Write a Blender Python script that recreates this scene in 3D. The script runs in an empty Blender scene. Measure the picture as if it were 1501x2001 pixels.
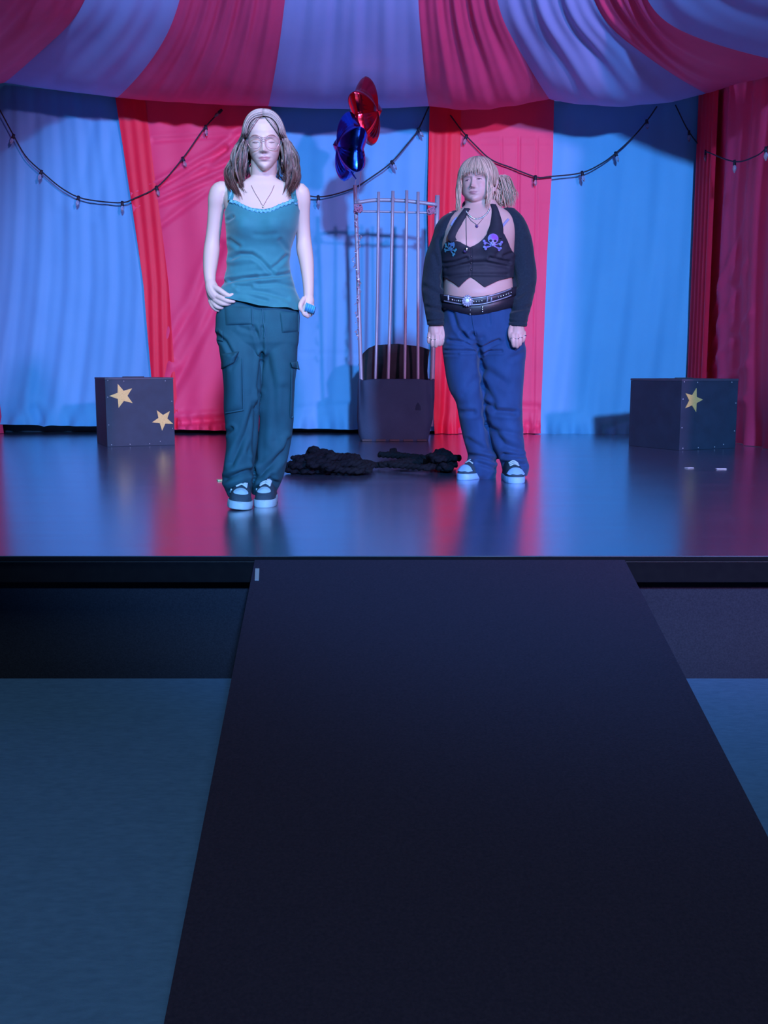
import bpy, math, random
import numpy as np
from mathutils import Vector
from mathutils.bvhtree import BVHTree

random.seed(7)
RNG = np.random.default_rng(7)
PI = math.pi
SC = bpy.context.scene
COL = SC.collection

# ------------------------------------------------------------------ camera
FPX = 2000.0                                   # focal length in pixels of a 1501 x 2001 frame
PITCH = math.atan(278.5 / FPX)
CAM = np.array([0.0, 0.0, 1.054])
FW = np.array([0, math.cos(PITCH), -math.sin(PITCH)])
UP = np.array([0, math.sin(PITCH), math.cos(PITCH)])
cd = bpy.data.cameras.new('camera')
cd.sensor_fit = 'HORIZONTAL'; cd.sensor_width = 36.0; cd.lens = FPX / 1501 * 36
cam = bpy.data.objects.new('camera', cd); COL.objects.link(cam)
cam.location = CAM; cam.rotation_euler = (PI / 2 - PITCH, 0, 0)
SC.camera = cam

# ------------------------------------------------------------------ world, lights, exposure
SC.view_settings.view_transform = 'Standard'; SC.view_settings.look = 'None'
SC.view_settings.gamma = 1.0; SC.view_settings.use_curve_mapping = False
SC.view_settings.exposure = 0.0
wd = bpy.data.worlds.new('dark_hall'); SC.world = wd; wd.use_nodes = True
wd.node_tree.nodes['Background'].inputs[0].default_value = (0.10, 0.12, 0.22, 1)
wd.node_tree.nodes['Background'].inputs[1].default_value = 0.06

def spot(name, loc, aim, watts, col, angle, blend, size):
    l = bpy.data.lights.new(name, 'SPOT'); l.energy = watts; l.color = col
    l.spot_size = math.radians(angle); l.spot_blend = blend; l.shadow_soft_size = size
    o = bpy.data.objects.new(name, l); COL.objects.link(o); o.location = loc
    o.rotation_euler = (Vector(aim) - Vector(loc)).to_track_quat('-Z', 'Y').to_euler()
    return o

# front-of-house wash: a lavender lamp far to the right, a blue lamp near the middle, and a cool white follow spot
spot('lavender_spot_lamp', (6.3, -8.0, 4.5), (0.5, 8.6, 1.5), 6300, (0.80, 0.32, 0.72), 25.5, 0.4, 0.30)
spot('blue_spot_lamp', (1.7, -8.2, 4.9), (0.35, 8.8, 1.4), 10900, (0.18, 0.47, 1.0), 27, 0.4, 0.30)
spot('white_follow_spot_lamp', (-0.75, -0.7, 5.1), (-0.52, 4.5, 1.62), 640, (0.80, 0.92, 1.0), 11.0, 0.6, 0.10)

la = bpy.data.lights.new('carpet_fill_light', 'AREA'); la.energy = 130; la.color = (0.60, 0.84, 1.0); la.size = 3.0  # unseen area light added to brighten the carpet before the stage
lo_ = bpy.data.objects.new('carpet_fill_light', la); COL.objects.link(lo_); lo_.location = (0, -0.5, 5.4)

# ------------------------------------------------------------------ helpers: pixels to points
def ray(px, py):
    return FW + np.array([(px - 750.5) / FPX, 0, 0]) + UP * ((1000.5 - py) / FPX)
def W(px, py, Y):
    d = ray(px, py); return CAM + d * ((Y - CAM[1]) / d[1])
def G(px, py, z):
    d = ray(px, py); return CAM + d * ((z - CAM[2]) / d[2])
def proj(V):
    P = np.asarray(V) - CAM
    f = P @ FW
    return 750.5 + P[..., 0] / f * FPX, 1000.5 - (P @ UP) / f * FPX

Z0 = 0.454                                     # stage level
YE = G(750, 1086, Z0)[1]                       # front edge of the stage
YW = G(750, 847, Z0)[1]                        # back curtain line

# ------------------------------------------------------------------ helpers: meshes
def mesh(name, V, F, mats=None, smooth=True, mi=None, cols=None):
    me = bpy.data.meshes.new(name)
    V = np.asarray(V, dtype=np.float32)
    if isinstance(F, np.ndarray) and F.ndim == 2:
        k = F.shape[1]; n = len(F)
        me.vertices.add(len(V)); me.vertices.foreach_set('co', V.ravel())
        me.loops.add(n * k); me.loops.foreach_set('vertex_index', F.astype(np.int32).ravel())
        me.polygons.add(n)
        me.polygons.foreach_set('loop_start', np.arange(0, n * k, k, dtype=np.int32))
        me.update(calc_edges=True); me.validate()
    else:
        me.from_pydata([tuple(map(float, v)) for v in V], [], [tuple(map(int, f)) for f in F]); me.update()
    if smooth:
        me.polygons.foreach_set('use_smooth', np.ones(len(me.polygons), dtype=bool))
    for m in (mats if isinstance(mats, (list, tuple)) else [mats]):
        if m: me.materials.append(m)
    if mi is not None:
        me.polygons.foreach_set('material_index', np.asarray(mi, dtype=np.int32))
    if cols is not None:
        a = me.color_attributes.new('col', 'FLOAT_COLOR', 'POINT')
        a.data.foreach_set('color', np.asarray(cols, dtype=np.float32).ravel())
    return me

def origin_of(o):
    return np.array(o['org'])
def thing(name, loc, label, cat, group=None):
    o = bpy.data.objects.new(name, None); COL.objects.link(o)
    o.location = tuple(map(float, loc)); o['org'] = [float(c) for c in loc]
    o.empty_display_size = 0.1
    o['label'] = label; o['category'] = cat
    if group: o['group'] = group
    return o
def part(name, V, F, m, parent, label=None, **kw):
    V = np.asarray(V, dtype=float)
    org = origin_of(parent)
    o = bpy.data.objects.new(name, mesh(name, V - org, F, m, **kw)); COL.objects.link(o)
    o.parent = parent; o['org'] = list(map(float, org))
    if label: o['label'] = label
    return o
def single(name, V, F, m, label, cat, group=None, kind=None, **kw):
    V = np.asarray(V, dtype=float)
    org = np.array([(V[:, 0].min() + V[:, 0].max()) / 2, (V[:, 1].min() + V[:, 1].max()) / 2, V[:, 2].min()])
    o = bpy.data.objects.new(name, mesh(name, V - org, F, m, **kw)); COL.objects.link(o)
    o.location = org; o['org'] = list(map(float, org))
    if label: o['label'] = label
    if cat: o['category'] = cat
    if group: o['group'] = group
    if kind: o['kind'] = kind
    return o
def struct(name, V, F, m, **kw):
    return single(name, V, F, m, None, None, kind='structure', **kw)

class MB:
    """collects verts and faces of one mesh"""
    def __init__(s): s.v = []; s.f = []; s.n = 0; s.m = []
    def add(s, V, F, mi=0):
        V = np.asarray(V, dtype=float)
        for f in F: s.f.append([int(i) + s.n for i in f]); s.m.append(mi)
        s.v.append(V); s.n += len(V); return s
    def V(s): return np.concatenate(s.v)

def box(c, d, rz=0.0, bev=0.0):
    """box centred at c with sizes d, corner edges bevelled"""
    import bmesh
    bm = bmesh.new(); bmesh.ops.create_cube(bm, size=1.0)
    for v in bm.verts: v.co = Vector((v.co.x * d[0], v.co.y * d[1], v.co.z * d[2]))
    if bev: bmesh.ops.bevel(bm, geom=bm.edges[:], offset=bev, segments=2, affect='EDGES', profile=0.7)
    V = np.array([v.co[:] for v in bm.verts]); F = [[v.index for v in f.verts] for f in bm.faces]
    bm.free()
    ca, sa = math.cos(rz), math.sin(rz)
    V = np.stack([V[:, 0] * ca - V[:, 1] * sa, V[:, 0] * sa + V[:, 1] * ca, V[:, 2]], 1)
    return V + np.array(c), F

def gridf(nu, nv, wrap=False):
    """quads of an nv-row, nu-column grid (row major)"""
    i = np.arange(nu if wrap else nu - 1); j = np.arange(nv - 1)
    I, J = np.meshgrid(i, j); I = I.ravel(); J = J.ravel(); I2 = (I + 1) % nu
    return np.stack([J * nu + I, J * nu + I2, (J + 1) * nu + I2, (J + 1) * nu + I], 1)

def catmull(P, n):
    P = np.asarray(P, dtype=float)
    if len(P) == 2:
        t = np.linspace(0, 1, n)[:, None]; return P[0] * (1 - t) + P[1] * t
    Q = np.vstack([2 * P[0] - P[1], P, 2 * P[-1] - P[-2]])
    seg = np.linalg.norm(np.diff(P, axis=0), axis=1); cum = np.concatenate([[0], np.cumsum(seg)]) / max(seg.sum(), 1e-9)
    out = []
    for t in np.linspace(0, 1, n):
        k = min(np.searchsorted(cum, t, side='right') - 1, len(P) - 2); k = max(k, 0)
        u = (t - cum[k]) / max(cum[k + 1] - cum[k], 1e-9)
        p0, p1, p2, p3 = Q[k], Q[k + 1], Q[k + 2], Q[k + 3]
        out.append(0.5 * (2 * p1 + (p2 - p0) * u + (2 * p0 - 5 * p1 + 4 * p2 - p3) * u * u + (3 * p1 - p0 - 3 * p2 + p3) * u ** 3))
    return np.array(out)

def tube(P, R, n=8, flat=1.0, fdir=None, caps=True):
    """tube along P with radii R; flat squeezes it along fdir"""
    P = np.asarray(P, dtype=float); m = len(P)
    R = np.broadcast_to(np.asarray(R, dtype=float), (m,))
    T = np.gradient(P, axis=0); T /= np.linalg.norm(T, axis=1)[:, None] + 1e-12
    ref = np.array([0, 0, 1.0]) if abs(T[0][2]) < 0.9 else np.array([1.0, 0, 0])
    if fdir is not None: ref = np.asarray(fdir, dtype=float)
    A = np.zeros_like(P); a = ref - T[0] * (ref @ T[0]); a /= np.linalg.norm(a) + 1e-12
    for i in range(m):
        b = (a if fdir is None else ref)
        a = b - T[i] * (b @ T[i]); a /= np.linalg.norm(a) + 1e-12; A[i] = a
    B = np.cross(T, A)
    th = np.linspace(0, 2 * PI, n, endpoint=False)
    V = (P[:, None] + R[:, None, None] * (np.cos(th)[None, :, None] * A[:, None] * flat + np.sin(th)[None, :, None] * B[:, None])).reshape(-1, 3)
    F = gridf(n, m, True).tolist()
    if caps:
        F.append(list(range(n))[::-1]); F.append([(m - 1) * n + i for i in range(n)])
    return V, F

def capsule(P, R, n=20, sub=6, flat=1.0, fdir=None):
    """smooth round-ended limb through points P with radii R"""
    P = np.asarray(P, float); R = np.asarray(R, float)
    k = (len(P) - 1) * sub + 1
    C = catmull(np.column_stack([P, R]), k); C, RR = C[:, :3], np.maximum(C[:, 3], 1e-4)
    def cap(c, d, r):
        a = np.array([0.999, .94, .82, .64, .42, .18]); s = np.sqrt(1 - a * a)
        return [c + d * r * x for x in a], [r * y for y in s]
    d0 = C[0] - C[1]; d0 /= np.linalg.norm(d0); d1 = C[-1] - C[-2]; d1 /= np.linalg.norm(d1)
    p0, r0 = cap(C[0], d0, RR[0]); p1, r1 = cap(C[-1], d1, RR[-1])
    PP = np.vstack([p0, C, p1[::-1]]); R2 = np.concatenate([r0, RR, r1[::-1]])
    return tube(PP, R2, n, flat, fdir)

def ball(c, r, n=16, m=10):
    r = np.broadcast_to(np.asarray(r, float), (3,))
    ph = np.linspace(0.02, PI - 0.02, m); th = np.linspace(0, 2 * PI, n, endpoint=False)
    V = np.stack([np.outer(np.sin(ph), np.cos(th)) * r[0], np.outer(np.sin(ph), np.sin(th)) * r[1], np.outer(np.cos(ph), np.ones(n)) * r[2]], -1).reshape(-1, 3)
    F = gridf(n, m, True)[:, ::-1].tolist(); F.append(list(range(n))); F.append([(m - 1) * n + i for i in range(n)][::-1])
    return V + np.asarray(c, float), F

def vnormals(V, F):
    F = np.asarray(F); N = np.zeros_like(V)
    fn = np.cross(V[F[:, 2]] - V[F[:, 0]], V[F[:, 3 if F.shape[1] > 3 else 1]] - V[F[:, 1]]) if F.shape[1] > 3 else np.cross(V[F[:, 1]] - V[F[:, 0]], V[F[:, 2]] - V[F[:, 0]])
    for k in range(F.shape[1]): np.add.at(N, F[:, k], fn)
    return N / (np.linalg.norm(N, axis=1)[:, None] + 1e-12)

def voxel(pieces, size, smooth=2, fac=0.5):
    """union of closed pieces as one continuous quad surface"""
    mb = MB()
    for V, F in pieces: mb.add(V, F)
    me = mesh('tmp', mb.V(), mb.f, None); o = bpy.data.objects.new('tmp', me); COL.objects.link(o)
    r = o.modifiers.new('r', 'REMESH'); r.mode = 'VOXEL'; r.voxel_size = size; r.adaptivity = 0
    if smooth:
        s = o.modifiers.new('s', 'SMOOTH'); s.factor = fac; s.iterations = smooth
    dg = bpy.context.evaluated_depsgraph_get(); e = o.evaluated_get(dg); m2 = e.to_mesh()
    V = np.empty(len(m2.vertices) * 3, np.float32); m2.vertices.foreach_get('co', V); V = V.reshape(-1, 3).astype(float)
    L = np.empty(len(m2.loops), np.int32); m2.loops.foreach_get('vertex_index', L)
    F = L.reshape(-1, 4)
    e.to_mesh_clear(); bpy.data.objects.remove(o); bpy.data.meshes.remove(me)
    return V, F

def bvh(V, F):
    return BVHTree.FromPolygons([tuple(v) for v in V.tolist()], F.tolist() if isinstance(F, np.ndarray) else F)
def hit(t, px, py, lift=0.0, Yd=5.0):
    """the surface point seen at a pixel, lifted towards the camera"""
    d = ray(px, py); d = d / np.linalg.norm(d)
    loc, nor, i, dist = t.ray_cast(Vector(CAM), Vector(d))
    if loc is None: return W(px, py, Yd)
    nn = np.array(nor)
    if nn @ d > 0: nn = -nn
    return np.array(loc) + nn * lift * 0.7 - d * lift * 0.5

def waves(P, k, n, seed, aniso=(1, 1, 1)):
    """smooth pseudo-noise in -1..1 from n random plane waves of wavenumber about k"""
    r = np.random.default_rng(seed); s = np.zeros(len(P))
    for i in range(n):
        d = r.normal(size=3); d /= np.linalg.norm(d); d = d * np.array(aniso) * k * r.uniform(0.6, 1.5)
        s += np.sin(P @ d + r.uniform(0, 2 * PI))
    return s / math.sqrt(n) / 1.2

def segdist(px, py, line):
    best = np.full(len(px), 1e9)
    for (x0, y0), (x1, y1) in zip(line[:-1], line[1:]):
        dx, dy = x1 - x0, y1 - y0; L = dx * dx + dy * dy + 1e-9
        t = np.clip(((px - x0) * dx + (py - y0) * dy) / L, 0, 1)
        best = np.minimum(best, np.hypot(px - x0 - t * dx, py - y0 - t * dy))
    return best
def crease(V, N, items):
    """folds pressed in (depth > 0) or raised along polylines seen from the front: (points, width, depth)"""
    px, py = proj(V); face = np.clip(-(N[:, 1]) * 2.5, 0, 1)
    D = np.zeros(len(V))
    for line, w, dep in items:
        d = segdist(px, py, line); D += -dep * np.exp(-(d / w) ** 2) + 0.45 * dep * np.exp(-((d - 2.0 * w) / (1.1 * w)) ** 2)
    return V + N * (D * face)[:, None]

# ------------------------------------------------------------------ helpers: materials
def mat(name, col, rough=0.7, col2=None, nscale=20, namt=1.0, stretch=(1, 1, 1), bump=0.0, bscale=80, metal=0.0, spec=0.5,
        sheen=0.0, sss=0.0, vcol=False, coat=0.0, aniso_bump=(1, 1, 1), rough2=None, trans=0.0, detail=4):
    m = bpy.data.materials.new(name); m.use_nodes = True; nt = m.node_tree; nd = nt.nodes; lk = nt.links
    b = nd['Principled BSDF']
    b.inputs['Base Color'].default_value = (*col, 1); b.inputs['Roughness'].default_value = rough
    b.inputs['Metallic'].default_value = metal; b.inputs['Specular IOR Level'].default_value = spec
    b.inputs['Sheen Weight'].default_value = sheen; b.inputs['Coat Weight'].default_value = coat
    if sss:
        b.inputs['Subsurface Weight'].default_value = sss; b.inputs['Subsurface Radius'].default_value = (0.012, 0.005, 0.003)
    if trans: b.inputs['Transmission Weight'].default_value = trans
    tc = nd.new('ShaderNodeTexCoord')
    def noise(scale, st, det):
        mp = nd.new('ShaderNodeMapping'); mp.inputs['Scale'].default_value = st
        n = nd.new('ShaderNodeTexNoise'); n.inputs['Scale'].default_value = scale; n.inputs['Detail'].default_value = det
        lk.new(tc.outputs['Object'], mp.inputs[0]); lk.new(mp.outputs[0], n.inputs['Vector']); return n
    src = None
    if vcol:
        a = nd.new('ShaderNodeVertexColor'); a.layer_name = 'col'; src = a.outputs[0]; lk.new(src, b.inputs['Base Color'])
    if col2 is not None:
        n = noise(nscale, stretch, detail)
        rp = nd.new('ShaderNodeValToRGB'); rp.color_ramp.elements[0].position = 0.5 - 0.25 / max(namt, .01); rp.color_ramp.elements[1].position = 0.5 + 0.25 / max(namt, .01)
        lk.new(n.outputs[0], rp.inputs[0])
        mx = nd.new('ShaderNodeMix'); mx.data_type = 'RGBA'
        mx.inputs[6].default_value = (*col, 1); mx.inputs[7].default_value = (*col2, 1)
        lk.new(rp.outputs[0], mx.inputs[0]); lk.new(mx.outputs[2], b.inputs['Base Color'])
        if rough2 is not None:
            mr = nd.new('ShaderNodeMapRange'); mr.inputs['To Min'].default_value = rough; mr.inputs['To Max'].default_value = rough2
            lk.new(rp.outputs[0], mr.inputs[0]); lk.new(mr.outputs[0], b.inputs['Roughness'])
    if bump:
        n = noise(bscale, aniso_bump, 3)
        bp = nd.new('ShaderNodeBump'); bp.inputs['Strength'].default_value = bump; bp.inputs['Distance'].default_value = 0.004
        lk.new(n.outputs[0], bp.inputs['Height']); lk.new(bp.outputs[0], b.inputs['Normal'])
    return m

M = {}
M['pale'] = mat('blue_lit_white_cloth', (0.14, 0.46, 0.78), 0.65, (0.12, 0.43, 0.76), 3, bump=0.12, bscale=220, sheen=0.2)  # white cloth with the blue stage light mixed into its base colour
M['red'] = mat('red_cloth', (0.95, 0.055, 0.17), 0.6, (0.88, 0.05, 0.16), 4, bump=0.10, bscale=240)
M['deepred'] = mat('deep_red_cloth', (0.98, 0.012, 0.055), 0.6, (0.90, 0.010, 0.05), 5, bump=0.10, bscale=240)
M['paletop'] = mat('lavender_lit_canopy_cloth', (0.35, 0.46, 0.88), 0.7, (0.31, 0.42, 0.84), 4, bump=0.12, bscale=220)  # same white cloth, the lavender light overhead put into its base colour
M['redtop'] = mat('red_canopy_cloth', (0.86, 0.08, 0.24), 0.65, (0.76, 0.07, 0.21), 4, bump=0.12, bscale=240)
M['deck'] = mat('black_stage_paint', (0.036, 0.056, 0.115), 0.19, (0.050, 0.074, 0.145), 5, 1.0, (0.35, 2.0, 1), bump=0.035, bscale=26, aniso_bump=(0.5, 6, 1), rough2=0.27, spec=0.5, coat=0.9)
M['deck'].node_tree.nodes['Principled BSDF'].inputs['IOR'].default_value = 4.0; M['deck'].node_tree.nodes['Principled BSDF'].inputs['Coat Roughness'].default_value = 0.22; M['deck'].node_tree.nodes['Principled BSDF'].inputs['Coat IOR'].default_value = 1.7
M['black'] = mat('matte_black_paint', (0.004, 0.004, 0.007), 0.9, (0.006, 0.006, 0.009), 30, spec=0.1)
M['skirt'] = mat('black_carpeted_front', (0.018, 0.020, 0.032), 0.95, (0.03, 0.033, 0.05), 180, bump=0.4, bscale=300, spec=0.1)
M['ramp'] = mat('dark_ramp_carpet', (0.034, 0.028, 0.056), 0.95, (0.021, 0.019, 0.041), 160, bump=0.6, bscale=320, spec=0.1)
M['carpet'] = mat('grey_floor_carpet', (0.09, 0.20, 0.38), 0.95, (0.062, 0.142, 0.28), 46, 0.8, (0.7, 1.6, 1), bump=0.4, bscale=300, spec=0.1, detail=10)
M['wall'] = mat('dark_hall_wall', (0.03, 0.03, 0.04), 0.9)
M['trimpale'] = mat('worn_pale_edge', (0.06, 0.055, 0.065), 0.8)
M['tape'] = mat('grey_tape', (0.30, 0.32, 0.38), 0.5)
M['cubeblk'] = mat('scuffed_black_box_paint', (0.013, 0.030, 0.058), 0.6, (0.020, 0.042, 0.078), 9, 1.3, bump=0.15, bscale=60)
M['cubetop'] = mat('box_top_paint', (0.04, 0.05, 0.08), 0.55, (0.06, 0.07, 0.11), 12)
M['gold'] = mat('gold_glitter', (0.95, 0.72, 0.26), 0.45, (0.75, 0.50, 0.16), 260, 1.5, bump=0.5, bscale=400, metal=0.25)
M['screw'] = mat('bare_screw_head', (0.6, 0.6, 0.65), 0.4, metal=0.5)
M['canvas'] = mat('charcoal_canvas', (0.018, 0.044, 0.090), 0.8, (0.028, 0.060, 0.115), 7, 1.2, bump=0.3, bscale=160)
M['darkcloth'] = mat('black_lining_cloth', (0.014, 0.016, 0.024), 0.85, (0.022, 0.024, 0.034), 20, bump=0.2, bscale=150)
M['pipe'] = mat('grey_pipe', (0.40, 0.42, 0.50), 0.4, (0.34, 0.36, 0.46), 14, metal=0.15)
M['string'] = mat('pink_tie', (0.45, 0.22, 0.35), 0.8)
M['foilred'] = mat('red_foil', (0.80, 0.03, 0.07), 0.16, metal=1.0, bump=0.12, bscale=18)
M['foilblue'] = mat('blue_foil', (0.03, 0.12, 0.78), 0.16, metal=1.0, bump=0.12, bscale=18)
M['ribbon'] = mat('silver_ribbon', (0.75, 0.80, 0.92), 0.25, metal=0.6)
M['cord'] = mat('black_cord', (0.012, 0.014, 0.03), 0.6)
M['bulb'] = mat('clear_bulb_glass', (0.75, 0.78, 0.9), 0.08, trans=0.8)
M['rope'] = mat('black_knit_yarn', (0.004, 0.006, 0.011), 0.95, (0.008, 0.011, 0.018), 90, bump=0.6, bscale=200, spec=0.15)
M['lime'] = mat('pale_lime_tape', (0.75, 0.95, 0.55), 0.5)
M['paper'] = mat('white_scrap', (0.8, 0.82, 0.9), 0.6)
# ------------------------------------------------------------------ hall shell
RX = 7.5; RY0, RY1 = -9.5, YW + 0.30; RZ = 5.6
def slab(name, c, d, m): 
    V, F = box(c, d); return struct(name, V, F, m, smooth=False)
slab('floor', (0, (RY0 + RY1) / 2, -0.05), (2 * RX, RY1 - RY0, 0.1), M['carpet'])
slab('ceiling', (0, (RY0 + RY1) / 2, RZ + 0.05), (2 * RX, RY1 - RY0, 0.1), M['wall'])
slab('wall_back', (0, RY1 + 0.05, RZ / 2), (2 * RX, 0.1, RZ), M['wall'])
slab('wall_left', (-RX - 0.05, (RY0 + RY1) / 2, RZ / 2), (0.1, RY1 - RY0, RZ), M['wall'])
slab('wall_right', (RX + 0.05, (RY0 + RY1) / 2, RZ / 2), (0.1, RY1 - RY0, RZ), M['wall'])
slab('wall_front', (0, RY0 - 0.05, RZ / 2), (2 * RX, 0.1, RZ), M['wall'])
slab('baseboard_back', (0, RY1 - 0.015, Z0 + 0.07), (2 * RX, 0.03, 0.14), M['cubeblk'])

# ------------------------------------------------------------------ stage and ramp
st = thing('stage', (0, YE, 0), 'low black stage with a glossy reflective top that the two people stand on', 'stage')
SWD = 6.0
zlip = W(750, 1094, YE)[2]; zf1 = W(750, 1138, YE + 0.01)[2]
V, F = box((0, (YE + RY1 - .035) / 2, (Z0 + zlip) / 2), (2 * SWD, RY1 - .035 - YE, Z0 - zlip)); part('deck', V, F, M['deck'], st, smooth=False)
V, F = box((0, YE - 0.004, (Z0 + zlip) / 2 - 0.003), (2 * SWD, 0.006, Z0 - zlip), bev=0.001); part('edge_board', V, F, M['black'], st, smooth=False)
V, F = box((0, YE + 0.035, (zlip + zf1) / 2 - 0.002), (2 * SWD, 0.05, zlip - zf1 - 0.004), bev=0.003); part('fascia_board', V, F, M['black'], st, smooth=False)
V, F = box((0, YE + 0.006, zlip - 0.005), (2 * SWD, 0.009, 0.006)); part('edge_strip', V, F, M['trimpale'], st, smooth=False, label='thin worn pale strip under the stage edge')
V, F = box((0, YE + 0.16, (zf1 + 0.0) / 2 ), (2 * SWD, 0.05, zf1)); part('front_panel', V, F, M['skirt'], st, smooth=False)

# ramp: its four top corners lie on the stage edge and on the hall floor
za = Z0 - 0.012
a0, a1 = W(498, 1092, YE - 0.004), W(1221, 1092, YE - 0.004)
vpz = 1.25                                     # the ramp meets the floor this far from the lens
def on_ramp(px, py):
    d = ray(px, py); n = np.array([0, za, -(YE - vpz)]); p0 = np.array([0, vpz, 0.012])
    return CAM + d * ((p0 - CAM) @ n / (d @ n))
b0, b1 = on_ramp(320, 2001), on_ramp(1690, 2001)
a0, a1 = on_ramp(498, 1094), on_ramp(1221, 1094)
def ext(a, b): return a + (b - a) * ((vpz - a[1]) / (b[1] - a[1]))
b0, b1 = ext(a0, b0), ext(a1, b1)
rp = thing('ramp', ((a0 + a1)[0] / 2, vpz, 0), 'wide dark carpeted ramp sloping down from the stage front towards the viewer', 'ramp')
T = [a0, a1, b1, b0]; B = [np.array([p[0], p[1], max(p[2] - 0.035, 0.001)]) for p in T]
B[0][2] = B[1][2] = 0.40; 
part('carpet_surface', T + B, [[0, 3, 2, 1], [4, 5, 6, 7], [0, 1, 5, 4], [1, 2, 6, 5], [2, 3, 7, 6], [3, 0, 4, 7]], M['ramp'], rp, smooth=False)
mb = MB()
for k, (p, q) in enumerate(((a0, b0), (a1, b1))):
    sx = 0.02 if k == 0 else -0.02
    P = [p + [sx, 0, -0.04], q + [sx, 0, -0.02], [q[0] + sx, q[1], 0.0], [p[0] + sx, p[1], 0.0]]
    Q = [np.array(x) + [sx, 0, 0] for x in P]
    mb.add(P + Q, [[0, 1, 2, 3], [7, 6, 5, 4], [0, 4, 5, 1], [1, 5, 6, 2], [2, 6, 7, 3], [3, 7, 4, 0]])
part('side_board', mb.V(), mb.f, M['black'], rp, smooth=False)
tp = [on_ramp(499, 1113), on_ramp(507, 1113), on_ramp(506, 1135), on_ramp(498, 1135)]
n_ = np.array([0, -0.2, 0.97])
part('tape_piece', [p + n_ * 0.004 for p in tp] + [p + n_ * 0.0005 for p in tp], [[0, 3, 2, 1], [0, 1, 5, 4], [1, 2, 6, 5], [2, 3, 7, 6], [3, 0, 4, 7]], M['tape'], rp, smooth=False, label='small grey strip of tape at the upper left corner')

# ------------------------------------------------------------------ back and side curtains
def polyx(pts, y):
    p = np.array(pts, float); return np.interp(y, p[:, 1], p[:, 0])
def curtain(name, L, R, y0, bot, Yd, nu, nv, fold, m, seed, label=None, parent=None, urange=(0, 1), off=0.0, items=(), group=None):
    """hanging cloth between two edge polylines; fold = [(count, amplitude, drift)] vertical folds"""
    v = np.linspace(0, 1, nv); u = np.linspace(urange[0], urange[1], nu)
    U, Vv = np.meshgrid(u, v); U = U.ravel(); Vv = Vv.ravel()
    yb = np.interp(U, [0, 1], bot); py = y0 + (yb - y0) * Vv
    xl, xr = polyx(L, py), polyx(R, py); px = xl + (xr - xl) * U
    P = np.array([W(a, b, Yd) for a, b in zip(px, py)])
    D = np.zeros(len(P)); r = np.random.default_rng(seed)
    for cnt, amp, drift in fold:
        ph = r.uniform(0, 6); D += amp * np.sin(2 * PI * cnt * (U + drift * Vv * Vv) + ph + 0.8 * np.sin(3 * Vv + ph)) * (0.45 + 0.55 * Vv)
    D += 0.010 * waves(P, 5, 6, seed + 1) + 0.003 * waves(P, 22, 8, seed + 2, (1, 1, 0.35))
    hem = np.clip((Vv - 0.93) / 0.07, 0, 1); D += hem ** 2 * (0.05 + 0.025 * np.sin(2 * PI * 5 * U + seed) + 0.02 * np.sin(2 * PI * 11 * U))
    P[:, 1] -= D + off
    F = gridf(nu, nv)[:, ::-1]
    if items:
        N = vnormals(P, F); N *= np.sign(-(N[:, 1:2]) + 1e-9)
        P = crease(P, N, items)
    if parent is None: return single(name, P, F, m, label, 'curtain', group)
    return part(name, P, F, m, parent, 'deeper red doubled strip along the left edge')

BA = [(228, 150), (230, 190), (262, 400), (285, 560), (300, 735), (312, 900)]
BB = [(522, 150), (525, 210), (533, 500), (545, 900)]
BC = [(842, 150), (840, 205), (836, 400), (840, 600), (851, 900)]
BD = [(1078, 150), (1077, 195), (1075, 300), (1064, 500), (1050, 840), (1048, 900)]
BE = [(1379, 150), (1378, 182), (1372, 400), (1351, 735), (1345, 900)]
BX = [(-8, 150), (-6, 400), (-4, 900)]
def sh(B, d): return [(x + d, y) for x, y in B]
curtain('curtain', BX, sh(BA, 10), 150, (829, 835), YW, 110, 150, [(5, .010, .3), (11, .005, .2)], M['pale'], 11,
        'pale curtain panel at the far left, behind the box with two stars',
        items=[([(60, 250), (20, 800)], 16, .012), ([(110, 420), (75, 820)], 14, .010), ([(70, 800), (85, 830)], 8, .015), ([(230, 200), (190, 420)], 10, .006), ([(190, 200), (150, 400)], 9, .005)])
c = curtain('curtain', BA, sh(BB, 6), 150, (838, 842), YW, 150, 150, [(4, .008, .2)], M['red'], 12,
        'red curtain panel behind the person in the teal top', off=0.05,
        items=[([(262, 392), (440, 290)], 5, 0.0304), ([(266, 400), (450, 315)], 5, 0.0266), ([(272, 415), (450, 335)], 6, 0.0228), ([(262, 388), (400, 330), (470, 260)], 6, 0.0228),
               ([(300, 450), (420, 360)], 6, 0.0152), ([(300, 275), (470, 262)], 4, 0.0114), ([(310, 720), (380, 600), (430, 480)], 9, 0.0228), ([(330, 780), (400, 640), (440, 560)], 9, 0.0190), ([(345, 700), (420, 560)], 9, 0.0190), ([(320, 828), (440, 818)], 6, 0.0380)])
curtain('overlap_edge', BA, sh(BB, 6), 150, (838, 842), YW, 30, 120, [(14, .006, .1)], M['deepred'], 13, parent=c, urange=(-0.004, 0.185), off=0.075)
curtain('curtain', sh(BB, -6), sh(BC, 8), 150, (836, 842), YW, 110, 150, [(4, .012, .2), (9, .005, .1)], M['pale'], 14,
        'pale curtain panel in the middle, behind the balloons and pipe frame',
        items=[([(590, 690), (720, 692)], 4, .004), ([(560, 800), (700, 790)], 5, .006), ([(700, 380), (690, 830)], 20, .01)])
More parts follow.
